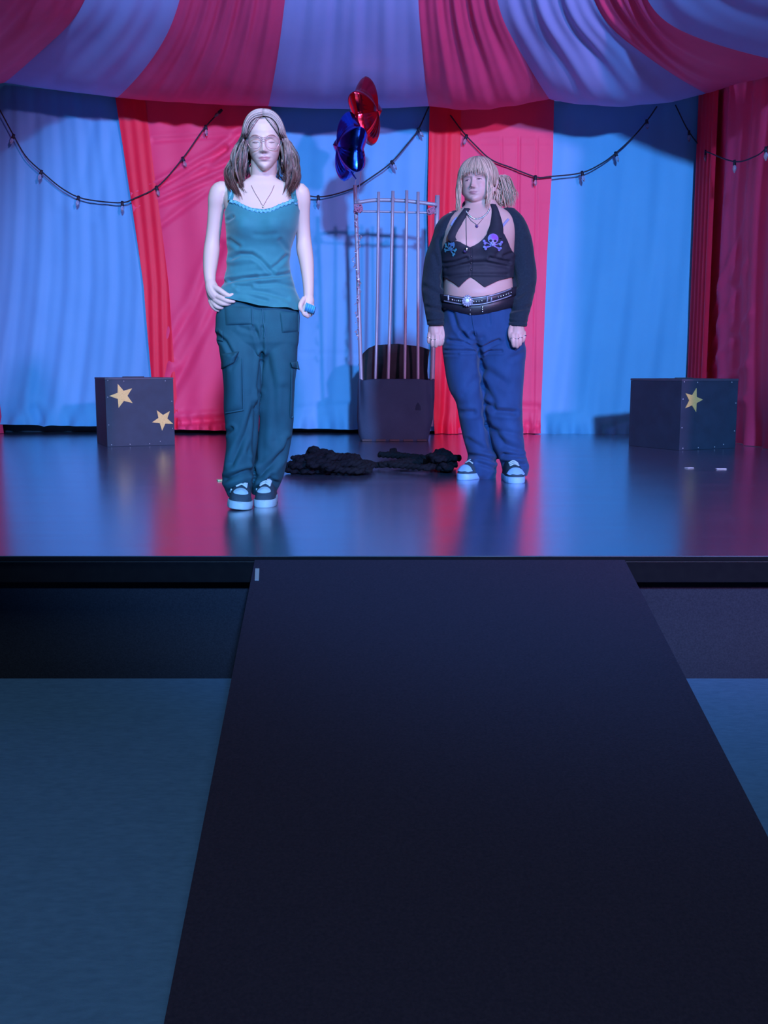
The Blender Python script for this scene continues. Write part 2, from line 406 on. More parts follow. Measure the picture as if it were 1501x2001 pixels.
c = curtain('curtain', BC, sh(BD, 4), 150, (846, 846), YW, 130, 150, [(3, .006, .2)], M['red'], 15,
        'red curtain panel behind the person in the black cardigan', off=0.05,
        items=[([(1015, 270), (1010, 840)], 2.2, .006), ([(980, 270), (985, 500)], 2.2, .004), ([(940, 338), (1076, 338)], 2.2, .005), ([(940, 400), (1076, 400)], 2.2, .005), ([(1050, 270), (1042, 840)], 2.2, .004),
               ([(940, 278), (1076, 278)], 2.2, .004), ([(870, 790), (1050, 796)], 6, .012), ([(865, 825), (1050, 832)], 6, .016)])
curtain('overlap_edge', BC, sh(BD, 4), 150, (846, 846), YW, 44, 130, [(6, .014, .12), (13, .005, .1)], M['deepred'], 16, parent=c, urange=(-0.004, 0.25), off=0.085)
curtain('curtain', sh(BD, -4), sh(BE, 6), 150, (848, 850), YW, 110, 150, [(4, .012, .2), (9, .004, .1)], M['pale'], 17,
        'pale curtain panel on the right, behind the box with one star',
        items=[([(1180, 838), (1250, 815)], 5, .012), ([(1230, 805), (1340, 790)], 5, .006)])
# the side curtains run from the back corners towards the hall
def sidecurtain(Xw, sgn, m, seed, label, y_end, fold, strip=True):
    nu, nv = 150, 110; u = np.linspace(0, 1, nu); v = np.linspace(0, 1, nv); U, Vv = np.meshgrid(u, v); U = U.ravel(); Vv = Vv.ravel()
    ztop = 3.55
    Yp = YW - 0.02 - (YW - y_end) * U; Zp = ztop + (Z0 + 0.004 - ztop) * Vv
    s = np.random.default_rng(seed); D = 0
    for cnt, amp in fold: D = D + amp * np.sin(2 * PI * cnt * (U + 0.03 * np.sin(3 * Vv)) + s.uniform(0, 6))
    P = np.stack([np.full(len(U), Xw), Yp, Zp], 1)
    D = D + 0.012 * waves(P, 5, 6, seed) + 0.02 * np.clip((Vv - .9) / .1, 0, 1) * np.sin(2 * PI * 14 * U + 2) 
    for k, (u0, z0, u1, z1) in enumerate([(0.02, 1.0, 0.30, 1.9), (0.02, 0.9, 0.34, 1.5), (0.04, 0.8, 0.34, 1.1), (0.04, 0.72, 0.34, 0.82), (0.02, 1.2, 0.26, 2.2)]):
        d = segdist(U * 4.5, Zp, [(u0 * 4.5, z0), (u1 * 4.5, z1)]); D = D + 0.02 * np.exp(-(d / 0.035) ** 2)
    # cloth displaced sideways by its folds
    P[:, 0] -= sgn * (D + 0.16 * Vv ** 3 * np.clip(U * 3, 0, 1) * 0)
    F = gridf(nu, nv); F = F if sgn > 0 else F[:, ::-1]
    return single('curtain', P, F, m, label, 'curtain')
XR = W(1349, 760, YW)[0] + 0.02
XL = W(-2, 700, YW)[0]
rc = sidecurtain(XR, 1, M['red'], 31, 'red curtain panel at the right edge, beside the box with one star', YW - 4.4, [(7, .02), (17, .008)])
V = []; nu, nv = 24, 60
for j in range(nv):
    for i in range(nu):
        y = YW - 0.05 - 0.5 * i / (nu - 1); z = 3.5 + (Z0 + 0.01 - 3.5) * j / (nv - 1)
        V.append([XR - 0.06 - 0.015 * math.sin(i * 1.3), y, z])
part('overlap_edge', V, gridf(nu, nv), M['deepred'], rc, 'deeper red doubled strip at the back corner')
sidecurtain(XL, -1, M['red'], 33, 'red curtain panel at the left edge, barely showing beside the floor', YW - 3.6, [(6, .02), (15, .008)])

# ------------------------------------------------------------------ draped canopy overhead
def bcurve(pix, peak):
    P = [W(x, y, d) for x, y, d in pix] + [np.array(peak)]
    C = catmull(P, 90)
    for k in range(60): C[4:-1] = C[4:-1] * .5 + (C[3:-2] + C[5:]) * .25
    return C
yb = YW - 0.05; y1 = YW - 0.66; y2 = YW - 1.25; y3 = YW - 1.76; y4 = YW - 2.08
PK = lambda x: (x, YW - 4.6, 5.15)
bounds = [
    bcurve([(-420, 250, YW - 2.6), (-330, 190, YW - 2.7), (-180, 60, YW - 2.9), (-60, -60, YW - 3.1)], PK(-0.9)),
    bcurve([(8, 160, yb), (10, 162, y1), (70, 110, y2), (130, 50, y3), (173, 0, y4)], PK(-0.65)),
    bcurve([(230, 189, yb), (231, 190, y1), (290, 130, y2), (330, 60, y3), (354, 0, y4)], PK(-0.4)),
    bcurve([(524, 206, yb), (525, 207, y1), (536, 150, y2), (549, 70, y3), (557, 0, y4)], PK(-0.15)),
    bcurve([(838, 206, yb), (838, 207, y1), (829, 150, y2), (824, 70, y3), (816, 0, y4)], PK(0.12)),
    bcurve([(1073, 192, yb), (1073, 193, y1), (1032, 130, y2), (992, 50, y3), (966, 0, y4)], PK(0.38)),
    bcurve([(1378, 181, yb), (1378, 182, y1), (1300, 138, y2), (1212, 66, y3), (1150, 0, y4)], PK(0.6)),
    bcurve([(1560, 128, YW - 2.35), (1501, 114, YW - 2.3), (1400, 92, YW - 2.2), (1314, 48, YW - 2.2), (1254, 0, YW - 2.3)], PK(0.85)),
    catmull([(XR + .02, YW - 4.2, 3.45), (XR - .35, YW - 4.1, 3.62), (1.9, YW - 4.2, 4.15), PK(1.1)], 90),
]
lab = ['red canopy panel at the upper left corner', 'pale canopy panel above the left pale curtain', 'red canopy panel above the person in the teal top',
       'pale canopy panel in the middle, above the balloons', 'red canopy panel above the person in the black cardigan', 'pale canopy panel above the right pale curtain',
       'red canopy panel sweeping to the right edge', 'pale canopy panel at the upper right corner']
sag = [0.05, 0.02, 0.03, 0.05, 0.09, 0.14, 0.06, 0.06]
nfold = [(3, .016), (2, .011), (5, .016), (4, .009), (4, .015), (3, .015), (3, .016), (4, .014)]
for k in range(8):
    A, B_ = bounds[k], bounds[k + 1]; nu = 80; nv = 90
    u = np.linspace(0, 1, nu); U, S = np.meshgrid(u, np.linspace(0, 1, nv)); 
    P = (A[:, None] * (1 - u)[None, :, None] + B_[:, None] * u[None, :, None]).reshape(-1, 3)
    U = U.ravel(); S = S.ravel()
    F = gridf(nu, nv); N = vnormals(P, F); N *= np.where(N[:, 2:3] > 0, -1, 1)
    c_, a_ = nfold[k]; r = np.random.default_rng(50 + k)
    w = np.sin(PI * U) ** 0.5
    D = a_ * w * np.sin(2 * PI * c_ * U + 1.2 * S * 3 + r.uniform(0, 6)) * np.clip((S - 0.02) * 4, 0, 1)
    D += 0.5 * a_ * w * np.sin(2 * PI * (2.3 * c_) * U - 2.0 * S * 3 + r.uniform(0, 6)) * np.clip((S - 0.06) * 3, 0, 1)
    D += 0.010 * w * waves(P, 6, 6, 60 + k)
    P = P + N * D[:, None]
    P[:, 2] -= sag[k] * 4 * U * (1 - U) * np.exp(-((S - 0.16) / 0.14) ** 2)
    single('canopy_panel', P, F, M['redtop'] if k % 2 == 0 else M['paletop'], lab[k], 'canopy')

# ------------------------------------------------------------------ boxes with stars
def star_pts(c, ex, ez, n, r, rot, ri=0.42):
    out = []
    for i in range(10):
        a = rot + i * PI / 5; q = r if i % 2 == 0 else r * ri
        out.append(c + ex * q * math.sin(a) + ez * q * math.cos(a))
    return out
def star_part(parent, c, ex, ez, n, r, rot):
    P = star_pts(c, ex, ez, n, r, rot)
    V = [p + n * 0.0045 for p in P] + [p + n * 0.0002 for p in P] + [c + n * 0.0055]
    F = [[i, (i + 1) % 10, 20] for i in range(10)] + [[i + 10, (i + 1) % 10 + 10, (i + 1) % 10, i] for i in range(10)]
    part('star', V, F, M['gold'], parent, 'gold glitter star', smooth=False)
def crate(front_l, front_r, back_l, top_px, stars, label):
    p0, p1, pb = G(*front_l, Z0), G(*front_r, Z0), G(*back_l, Z0)
    ex = p1 - p0; wdt = np.linalg.norm(ex); ex = ex / wdt
    n = np.array([ex[1], -ex[0], 0.0]);  n = n if n[1] < 0 else -n       # outward from the star face
    dpt = abs((pb - p0) @ n); h = W(front_l[0], top_px, p0[1])[2] - Z0
    c = (p0 + p1) / 2 - n * dpt / 2
    root = thing('box', (c[0], c[1], Z0), label, 'box')
    rz = math.atan2(ex[1], ex[0]); t = 0.016
    ey = -n
    def pan(nm, cc, d, m=M['cubeblk'], l=None):
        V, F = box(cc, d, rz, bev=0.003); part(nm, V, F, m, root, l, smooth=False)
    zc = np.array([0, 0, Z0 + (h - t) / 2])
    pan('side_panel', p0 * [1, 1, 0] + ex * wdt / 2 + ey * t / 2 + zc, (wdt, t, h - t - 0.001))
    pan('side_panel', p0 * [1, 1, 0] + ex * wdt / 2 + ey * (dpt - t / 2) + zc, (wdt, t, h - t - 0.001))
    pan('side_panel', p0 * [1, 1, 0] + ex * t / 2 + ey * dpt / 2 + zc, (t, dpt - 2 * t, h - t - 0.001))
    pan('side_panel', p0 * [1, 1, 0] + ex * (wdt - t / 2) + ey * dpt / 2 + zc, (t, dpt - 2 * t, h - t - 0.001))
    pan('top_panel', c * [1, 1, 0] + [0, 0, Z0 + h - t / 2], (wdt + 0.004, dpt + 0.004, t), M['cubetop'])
    th = np.linspace(0, 2 * PI, 20); hc = c * [1, 1, 0] + [0, 0, Z0 + h + 0.003]
    V, F = tube([hc + ex * 0.085 * math.cos(a) + ey * 0.032 * math.sin(a) for a in th], 0.004, 6, caps=False)
    part('handhold_rim', V, F, M['trimpale'], root, 'pale rim of the oval handhold')
    for (sx, sy, r, rot) in stars:
        d = ray(sx, sy); s = CAM + d * (((p0 - CAM) @ n) / (d @ n)); star_part(root, s, ex, np.array([0, 0, 1.0]), n, r, rot)
    for (fx, fz) in [(.04, .96), (.27, .95), (.88, .95), (.03, .72), (.03, .32), (.97, .65), (.97, .25), (.06, .03), (.33, .03), (.62, .03), (.78, .06)]:
        s = p0 * [1, 1, 0] + ex * wdt * fx + [0, 0, Z0 + h * fz] + n * 0.0005
        V, F = ball(s, 0.0045, 8, 5); part('screw', V, F, M['screw'], root)
    return root
crate((210, 873.5), (342, 869.5), (168, 866), 738, [(238.5, 773.5, 0.098, math.radians(-18)), (318, 820, 0.088, math.radians(-31))], 'black wooden box with two gold stars, in front of the left curtains')
crate((1327.5, 880.5), (1437, 875.5), (1236, 870.3), 740.5, [(1354.5, 782, 0.094, math.radians(16))], 'black wooden box with one gold star, near the right edge of the stage')

# ------------------------------------------------------------------ canvas bin and pipe frame
pf0, pf1 = G(704, 863, Z0), G(838, 863, Z0); yB = pf0[1]
binw = pf1[0] - pf0[0]; bc = (pf0 + pf1) / 2; dep = 0.46
root = thing('canvas_bin', (bc[0], yB + dep / 2, Z0), 'slouching charcoal canvas bin holding grey pipes, under the balloons', 'bin')
secs = [(Z0, 704, 838), (W(0, 850, yB)[2], 700, 840), (W(0, 820, yB)[2], 697, 847), (W(0, 780, yB)[2], 698, 850), (W(0, 750, yB)[2], 699, 850), (W(0, 742, yB)[2], 700, 850)]
n = 96; V = []; zs = np.linspace(0, 1, 40); zk = [s[0] for s in secs]
Hb = secs[-1][0] - Z0
for t in zs:
    z = Z0 + Hb * t
    xl = W(np.interp(z, zk, [s[1] for s in secs]), 863, yB)[0]; xr = W(np.interp(z, zk, [s[2] for s in secs]), 863, yB)[0]
    for i in range(n):
        a = 2 * PI * i / n; cx, sx = math.cos(a), math.sin(a); e = 0.26
        x = (xl + xr) / 2 + (xr - xl) / 2 * math.copysign(abs(cx) ** e, cx); y = yB + dep / 2 - dep / 2 * math.copysign(abs(sx) ** e, sx)
        g = 0.012 * math.sin(3.1 * a + 4 * t) * t * (1 - .3 * t) + 0.008 * math.sin(9 * a - 5 * t) * t
        V.append([x, y - g * (1 if sx > 0 else -1), z + (0.006 * math.sin(5 * a) if t == 1 else 0)])
nOut = len(V)
for i in range(n):                                             # turned-in rim and inner wall
    p = np.array(V[nOut - n + i]); q = np.array([bc[0], yB + dep / 2, p[2]]); V.append(list(p + (q - p) * 0.03 + [0, 0, 0.002]))
for i in range(n):
    p = np.array(V[nOut - n + i]); q = np.array([bc[0], yB + dep / 2, p[2]]); V.append(list(p + (q - p) * 0.06 - [0, 0, Hb * 0.5]))
F = gridf(n, 42, True).tolist(); F.append(list(range(n))[::-1]); F.append([41 * n + i for i in range(n)])
part('body', V, F, M['canvas'], root)
mb = MB()
for k in range(5):
    x = pf0[0] + binw * (0.02 + 0.2 * k); V, F = box((x + binw * .08, yB - 0.006, Z0 + 0.012), (binw * 0.14, 0.006, 0.018), bev=0.002); mb.add(V, F)
part('bottom_trim', mb.V(), mb.f, M['trimpale'], root, 'worn pale trim along the bottom')
# dark lining cloth rising behind the pipes
nu, nv = 50, 30; V = []; yc = yB + 0.22
for j in range(nv):
    for i in range(nu):
        u, v = i / (nu - 1), j / (nv - 1)
        top = np.interp(u, [0, .06, .16, .5, .85, 1], [690, 680, 674, 672, 677, 683]); py = 760 + (top - 760) * v
        xl = np.interp(py, [670, 690, 712, 730, 760], [715, 709, 700, 704, 708]); xr = np.interp(py, [670, 700, 725, 760], [843, 838, 836, 838])
        p = W(xl + (xr - xl) * u, py, yc); p[1] += 0.03 * math.sin(6 * u + 2 * v) + 0.015 * math.sin(17 * u - 3 * v) + 0.05 * (2 * u - 1) ** 2; V.append(p)
V2 = [p + np.array([0, 0.012, 0]) for p in V]; g = gridf(nu, nv)
mbF = g.tolist() + (g[:, ::-1] + nu * nv).tolist()
rim = [i for i in range(nu)] + [j * nu + nu - 1 for j in range(1, nv)] + [(nv - 1) * nu + i for i in range(nu - 2, -1, -1)] + [j * nu for j in range(nv - 2, 0, -1)]
for a, b in zip(rim, rim[1:] + rim[:1]): mbF.append([b, a, a + nu * nv, b + nu * nv])
part('lining_cloth', V + V2, mbF, M['darkcloth'], root, 'black cloth standing up behind the pipes')

root = thing('pipe_frame', (bc[0], yB + 0.2, Z0 + 0.03), 'grey pipe frame with four thin bars rising from the canvas bin', 'frame')
zb = Z0 + 0.12
def pole(nm, x0, y0, x1, y1, Y, r, m=M['pipe'], bend=0.0, nseg=10):
    p, q = W(x0, y0, Y), W(x1, y1, Y); p = q + (p - q) * ((q[2] - zb) / (q[2] - p[2]))     # goes on down inside the bin
    C = catmull([p, (p + q) / 2 + [bend, 0, 0], q], nseg); V, F = tube(C, r, 12); part(nm, V, F, m, root)
yF = yB + 0.05; yR = yB + 0.09
pole('post', 706, 741, 694, 362, yB + 0.14, 0.0165); pole('post', 845, 740, 855, 382, yB + 0.14, 0.020)
pole('bar', 733, 743, 740, 375, yF, 0.0115, bend=0.006); pole('bar', 758, 745, 768, 373, yF, 0.0130, bend=0.004)
pole('bar', 791, 747, 795, 372, yF, 0.0120); pole('bar', 817, 744, 817, 375, yF, 0.0125)
for pts, r in (([(697, 396), (738, 391), (795, 393), (855, 400)], 0.0150), ([(697, 413), (760, 414), (853, 416)], 0.0085)):
    V, F = tube(catmull([W(x, y, yR) for x, y in pts], 24), r, 12); part('rail', V, F, M['pipe'], root)
r_ = random.Random(5)
for (x, y) in ((700, 408), (842, 412), (768, 391), (795, 392)):
    mb = MB(); big = x in (700, 842)
    for k in range(7 if big else 4):
        c0 = W(x, y, yR - 0.01); s = 0.034 if big else 0.016
        P = [c0 + np.array([r_.uniform(-s, s), r_.uniform(-.022, .01), r_.uniform(-s, s)]) for _ in range(4)]
        V, F = tube(catmull(P + P[:1], 16), 0.0055, 6); mb.add(V, F)
    part('tie', mb.V(), mb.f, M['string'] if big else M['pipe'], root, 'knotted string tie')

# ------------------------------------------------------------------ foil balloons
def balloon(name, c, R, yaw, tilt, m, label, neck, puff=0.44, rot=0.0):
    """five-pointed foil star, puffed up between its two sheets"""
    root = thing(name, c, label, 'balloon')
    nr, na = 26, 120; mb = MB()
    for side in (1, -1):
        V = []
        for i in range(nr):
            t = i / (nr - 1)
            for j in range(na):
                a = 2 * PI * j / na; ph = (a * 5 / (2 * PI)) % 1.0; s = abs(ph - 0.5) * 2          # 1 at a point, 0 between points
                edge = R * (0.66 + 0.34 * s ** 1.7)
                wr = 0.02 * math.sin(a * 40) * t ** 3 * (1 - t) * 4
                h = side * R * puff * (1 - t ** 2.2) ** 0.62 * (0.88 + 0.26 * (s - 0.5) * t) + side * R * wr * .6
                V.append([edge * t * math.sin(a + rot), -h, edge * t * math.cos(a + rot)])
        g = gridf(na, nr, True); mb.add(V, g if side > 0 else g[:, ::-1])
    V = mb.V()
    ca, sa = math.cos(tilt), math.sin(tilt); V = np.stack([V[:, 0] * ca + V[:, 2] * sa, V[:, 1], -V[:, 0] * sa + V[:, 2] * ca], 1)
    cy, sy = math.cos(yaw), math.sin(yaw); V = np.stack([V[:, 0] * cy - V[:, 1] * sy, V[:, 0] * sy + V[:, 1] * cy, V[:, 2]], 1)
    part('envelope', V + c, mb.f, m, root)
    V, F = tube(catmull([W(*p) for p in neck], 10), np.linspace(0.022, 0.008, 10), 10, flat=0.35); part('neck', V, F, m, root)
    return root
yBal = yB - 0.42
balloon('balloon', W(714, 219, yBal + 0.12), 0.268, math.radians(72), math.radians(2), M['foilred'], 'red foil star balloon, higher of the pair over the pipe frame',
        [(716, 258, yBal + .12), (714, 270, yBal + .10), (709, 280, yBal + .08)])
balloon('balloon', W(684, 288, yBal - 0.12), 0.268, math.radians(-70), math.radians(-3), M['foilblue'], 'blue foil star balloon, lower of the pair over the pipe frame',
        [(684, 330, yBal - .12), (689, 340, yBal - .11), (696, 350, yBal - .1)])
# ribbons from both balloons down along the left post
root = thing('balloon_ribbon', W(699, 660, yB), 'curly silver ribbon trailing from the balloons down the left post', 'ribbon')
V, F = tube(catmull([W(696, 350, yBal - .1), W(694, 366, yBal + .02), W(698, 392, yB + .10)], 12), 0.0022, 6); part('strand', V, F, M['ribbon'], root)
V, F = tube(catmull([W(709, 280, yBal + .08), W(706, 330, yBal + .12), W(703, 358, yBal + .2), W(700, 392, yB + .10)], 16), 0.0022, 6); part('strand', V, F, M['ribbon'], root)
cen = catmull([W(x, y, yB + .10) for x, y in ((699, 390), (697, 410), (695, 425), (701, 455), (704, 475), (693, 500), (691, 515), (698, 530), (703, 570), (697, 590), (698, 620), (698, 664))], 260)
V, F = [], []
for i, p in enumerate(cen):
    a = i * 0.55; w = 0.007 + 0.004 * math.sin(i * 0.21); q = p + np.array([0.012 * math.cos(i * 0.37), 0.012 * math.sin(i * .37) - .02, 0])
    d = np.array([math.cos(a), math.sin(a), 0.4]) * w; V += [q - d, q + d]
    if i: F.append([2 * i - 2, 2 * i - 1, 2 * i + 1, 2 * i])
part('curled_ribbon', V, F, M['ribbon'], root)

# ------------------------------------------------------------------ string lights
def lights(pts, bulbs, Yd, label, lead=None):
    P = catmull([W(x, y, Yd - (dd if len(t) else 0)) for (x, y, *t) in pts for dd in [t[0] if t else 0]], 60)
    root = thing('string_lights', P[len(P) // 2], label, 'string lights', 'black cords of small clear bulbs along the curtains')
    V, F = tube(P, 0.0062, 6); part('cord', V, F, M['cord'], root)
    for (x, y, dx, dy) in bulbs:
        i = np.argmin(np.hypot(*(np.array(proj(P)) - np.array([[x], [y]])))) ; p = P[i]
        d = np.array([dx, -0.2, -dy], float); d /= np.linalg.norm(d)
        V, F = tube([p - d * 0.012, p + d * 0.03], [0.013, 0.0155], 8); s = part('bulb_socket', V, F, M['cord'], root)
        V, F = capsule([p + d * 0.036, p + d * 0.055, p + d * 0.08], [0.010, 0.0165, 0.006], 8, 2); part('bulb', V, F, M['bulb'], s)
yS = YW - 0.10
lights([(-30, 165), (-2, 212), (25, 262), (50, 305), (80, 334), (118, 366), (155, 386), (200, 394), (240, 396), (262, 388), (310, 363), (360, 306), (400, 250), (432, 216)],
       [(25, 262, -.3, 1), (80, 334, -.3, 1), (155, 386, -.2, 1), (239, 396, 0, 1), (310, 363, .3, 1), (360, 306, .4, 1), (402, 247, .1, 1), (430, 219, -.6, .6)], yS, 'drooping string of small bulbs on the left pale and red curtains')
lights([(535, 330), (570, 370), (605, 383), (640, 383), (690, 368), (728, 345), (764, 318), (795, 283), (817, 254), (838, 208)],
       [(620, 384, .1, 1), (764, 318, .5, .8), (817, 254, .5, .8)], yS, 'drooping string of small bulbs between the two people')
lights([(880, 225), (905, 258), (930, 285), (960, 312), (1000, 328), (1048, 346), (1075, 345), (1135, 338), (1175, 320), (1206, 297), (1240, 265), (1266, 234), (1284, 208)],
       [(910, 264, -.3, 1), (1048, 346, 0, 1), (1135, 338, .2, 1), (1206, 297, .3, 1), (1266, 234, 0, .4)], yS, 'drooping string of small bulbs on the right pale and red curtains')
XS = XR - 0.10
def onside(px, py):
    d = ray(px, py); return CAM + d * (XS / d[0])
P4 = catmull([W(1320, 205, yS), W(1345, 255, yS), W(1372, 290, yS - .02), onside(1390, 300), onside(1437, 316), onside(1475, 306), onside(1497, 290), onside(1530, 255)], 50)
root = thing('string_lights', P4[20], 'short string of small bulbs turning onto the red curtain at the right edge', 'string lights', 'black cords of small clear bulbs along the curtains')
V, F = tube(P4, 0.0055, 6); part('cord', V, F, M['cord'], root)
for (x, y) in ((1346, 256), (1380, 295), (1437, 316), (1496, 291)):
    p = P4[np.argmin(np.hypot(*(np.array(proj(P4)) - np.array([[x], [y]]))))]; d = np.array([0.0, -.1, -1])
    V, F = tube([p - d * 0.012, p + d * 0.03], [0.011, 0.013], 8); s = part('bulb_socket', V, F, M['cord'], root)
    V, F = capsule([p + d * 0.034, p + d * 0.055, p + d * 0.085], [0.010, 0.017, 0.006], 8, 2); part('bulb', V, F, M['bulb'], s)

# ------------------------------------------------------------------ black knitted rope on the stage
def braid(C, r):
    """three plaited strands around a centre line"""
    mb = MB(); T = np.gradient(C, axis=0); T /= np.linalg.norm(T, axis=1)[:, None] + 1e-9
    S = np.cross(T, [0, 0, 1.0]); S /= np.linalg.norm(S, axis=1)[:, None] + 1e-9; Nn = np.cross(S, T)
    L = np.concatenate([[0], np.cumsum(np.linalg.norm(np.diff(C, axis=0), axis=1))])
    for k in range(3):
        a = L / r * 1.05 + k * 2 * PI / 3
        P = C + S * (np.sin(a) * r * 0.75)[:, None] + Nn * (np.sin(2 * a) * r * 0.42)[:, None]
        V, F = tube(P, r * 0.62, 6); mb.add(V, F)
    return mb
rr = random.Random(3); pts = []
def gp(px, py, h=0.02): p = G(px, py, Z0); return [p[0], p[1], Z0 + 0.02 + h]
pts += [gp(553, 925), gp(590, 925)]
for k in range(84):
    a = k * 2.4 + rr.uniform(-.5, .5); q = rr.uniform(.35, 1.0)
    px = 650 + 88 * q * math.cos(a) ; py = 924 + 9 * q * math.sin(a)
    hh = max(0, 0.085 * (1 - ((px - 640) / 100) ** 2)) * rr.uniform(0, 1.1)
    pts.append(gp(px, py, hh))
for k in range(16):
    a = k * 1.9; pts.append(gp(617 + 15 * math.cos(a) * rr.uniform(.3, 1), 919 + 3 * math.sin(a), 0.05 + 0.085 * rr.random() * (1 - .3 * abs(math.cos(a)))))
pts += [gp(690, 922, .03), gp(735, 918, .01), gp(760, 920), gp(800, 912), gp(812, 908), gp(800, 905), gp(770, 902), gp(745, 900), gp(766, 897, .015), gp(768, 895, .03), gp(775, 900), gp(815, 905), gp(850, 908)]
for k in range(34):
    a = k * 2.2 + rr.uniform(-.5, .5); q = rr.uniform(.3, 1)
    px = 866 + 30 * q * math.cos(a); py = 920 + 8 * q * math.sin(a)
    pts.append(gp(px, py, max(0, 0.085 * (1 - ((px - 866) / 45) ** 2)) * rr.uniform(0, 1.1)))
pts += [gp(840, 926), gp(800, 924), gp(765, 921), gp(800, 916), gp(850, 915)]
mb = braid(catmull(pts, len(pts) * 16), 0.021)
single('knitted_rope', mb.V(), mb.f, M['rope'], 'long black knitted rope heaped on the stage between the two people', 'rope')

# small marks and scraps on the stage
p = G(430, 939.5, Z0); V, F = box(p + [0, 0, .004], (0.030, 0.05, 0.006), 0.3, bev=0.001)
single('floor_tape', V, F, M['lime'], 'tiny pale green tape mark beside the trousers of the walking person', 'tape', smooth=False)
for (x, y, a, w, l) in ((1347, 915, .5, .05, 'left one of two white scraps on the floor before the box with one star'), (1409, 917, 0, .06, 'right one of two white scraps on the floor before the box with one star')):
    V, F = box(G(x, y, Z0) + [0, 0, .003], (w, 0.03, 0.003), a, bev=0.001); single('paper_scrap', V, F, M['paper'], l, 'scrap', smooth=False)
# ================================================================== people
def skinmat(name, sss=0.15):
    return mat(name, (0.8, 0.6, 0.5), 0.5, vcol=True, sss=sss, spec=0.35, bump=0.05, bscale=300)
M['skin1'] = skinmat('fair_skin'); M['skin2'] = skinmat('rosy_skin')
M['tank'] = mat('teal_jersey', (0.020, 0.19, 0.235), 0.8, (0.016, 0.165, 0.21), 30, bump=0.12, bscale=500, sheen=0.25)
M['lace'] = mat('pale_teal_lace', (0.16, 0.48, 0.62), 0.7, (0.05, 0.28, 0.42), 240, 2.0)
M['cargo'] = mat('teal_denim', (0.002, 0.066, 0.100), 0.85, (0.004, 0.088, 0.128), 16, 1.2, (1, 1, .5), bump=0.25, bscale=420)
M['seam'] = mat('teal_seam', (0.008, 0.095, 0.145), 0.8)
M['jeans'] = mat('blue_denim', (0.003, 0.040, 0.145), 0.85, (0.008, 0.062, 0.20), 14, 1.2, (1, 1, .5), bump=0.25, bscale=420, sheen=0.1)
M['vest'] = mat('black_waistcoat_cloth', (0.012, 0.015, 0.030), 0.75, (0.018, 0.021, 0.040), 40, bump=0.15, bscale=400)
M['cardi'] = mat('black_knit', (0.010, 0.020, 0.036), 0.95, (0.016, 0.030, 0.050), 120, bump=0.5, bscale=260, sheen=0.1, spec=0.2)
M['belt'] = mat('black_leather', (0.012, 0.012, 0.022), 0.45, (0.02, 0.02, 0.034), 60, bump=0.15, bscale=120)
M['beltedge'] = mat('silver_belt_edge', (0.32, 0.36, 0.50), 0.4, metal=0.4)
M['metal'] = mat('silver_metal', (0.75, 0.80, 0.88), 0.22, metal=1.0)
M['rim'] = mat('rose_metal_rim', (0.50, 0.30, 0.34), 0.35, metal=0.6)
M['shoe'] = mat('dark_canvas_shoe', (0.012, 0.045, 0.075), 0.8, (0.02, 0.06, 0.095), 60, bump=0.3, bscale=400)
M['sole'] = mat('pale_rubber_sole', (0.30, 0.52, 0.62), 0.55, (0.24, 0.44, 0.54), 30)
M['lace1'] = mat('pale_shoe_lace', (0.35, 0.60, 0.70), 0.7)
M['patch1'] = mat('pale_suede_patch', (0.28, 0.55, 0.68), 0.8)
M['sole2'] = mat('blue_white_rubber', (0.22, 0.50, 0.85), 0.5)
M['hair1'] = mat('brown_hair', (.3, .2, .15), 0.38, vcol=True, spec=0.6)
M['hair2'] = mat('blonde_hair', (.6, .45, .3), 0.42, vcol=True, spec=0.5)
M['brow1'] = mat('brown_brow', (0.34, 0.20, 0.17), 0.8)
M['lash'] = mat('dark_lashes', (0.10, 0.045, 0.05), 0.7)
M['brow2'] = mat('blonde_brow', (0.45, 0.27, 0.22), 0.8)
M['gem'] = mat('dark_gem', (0.05, 0.03, 0.12), 0.15)
M['iri1'] = mat('teal_foil_print', (0.08, 0.42, 0.50), 0.5, (0.12, 0.18, 0.55), 26, 1.6, metal=0.1)
M['iri2'] = mat('violet_foil_print', (0.16, 0.40, 0.62), 0.5, (0.30, 0.10, 0.62), 22, 1.6, metal=0.1)
M['hole'] = mat('dark_print', (0.01, 0.01, 0.03), 0.8)
M['tattoo'] = mat('strap_band', (0.30, 0.30, 0.55), 0.7)
M['cloth1'] = mat('light_teal_cloth', (0.045, 0.33, 0.62), 0.7, bump=0.1, bscale=300)
M['nail'] = mat('dark_nail_polish', (0.10, 0.03, 0.06), 0.25)
gl = bpy.data.materials.new('spectacle_glass'); gl.use_nodes = True; nt = gl.node_tree
nt.nodes.remove(nt.nodes['Principled BSDF']); tr = nt.nodes.new('ShaderNodeBsdfTransparent'); gs = nt.nodes.new('ShaderNodeBsdfGlossy'); gs.inputs['Roughness'].default_value = 0.05
mx = nt.nodes.new('ShaderNodeMixShader'); mx.inputs[0].default_value = 0.06
nt.links.new(tr.outputs[0], mx.inputs[1]); nt.links.new(gs.outputs[0], mx.inputs[2]); nt.links.new(mx.outputs[0], nt.nodes['Material Output'].inputs[0]); M['glass'] = gl

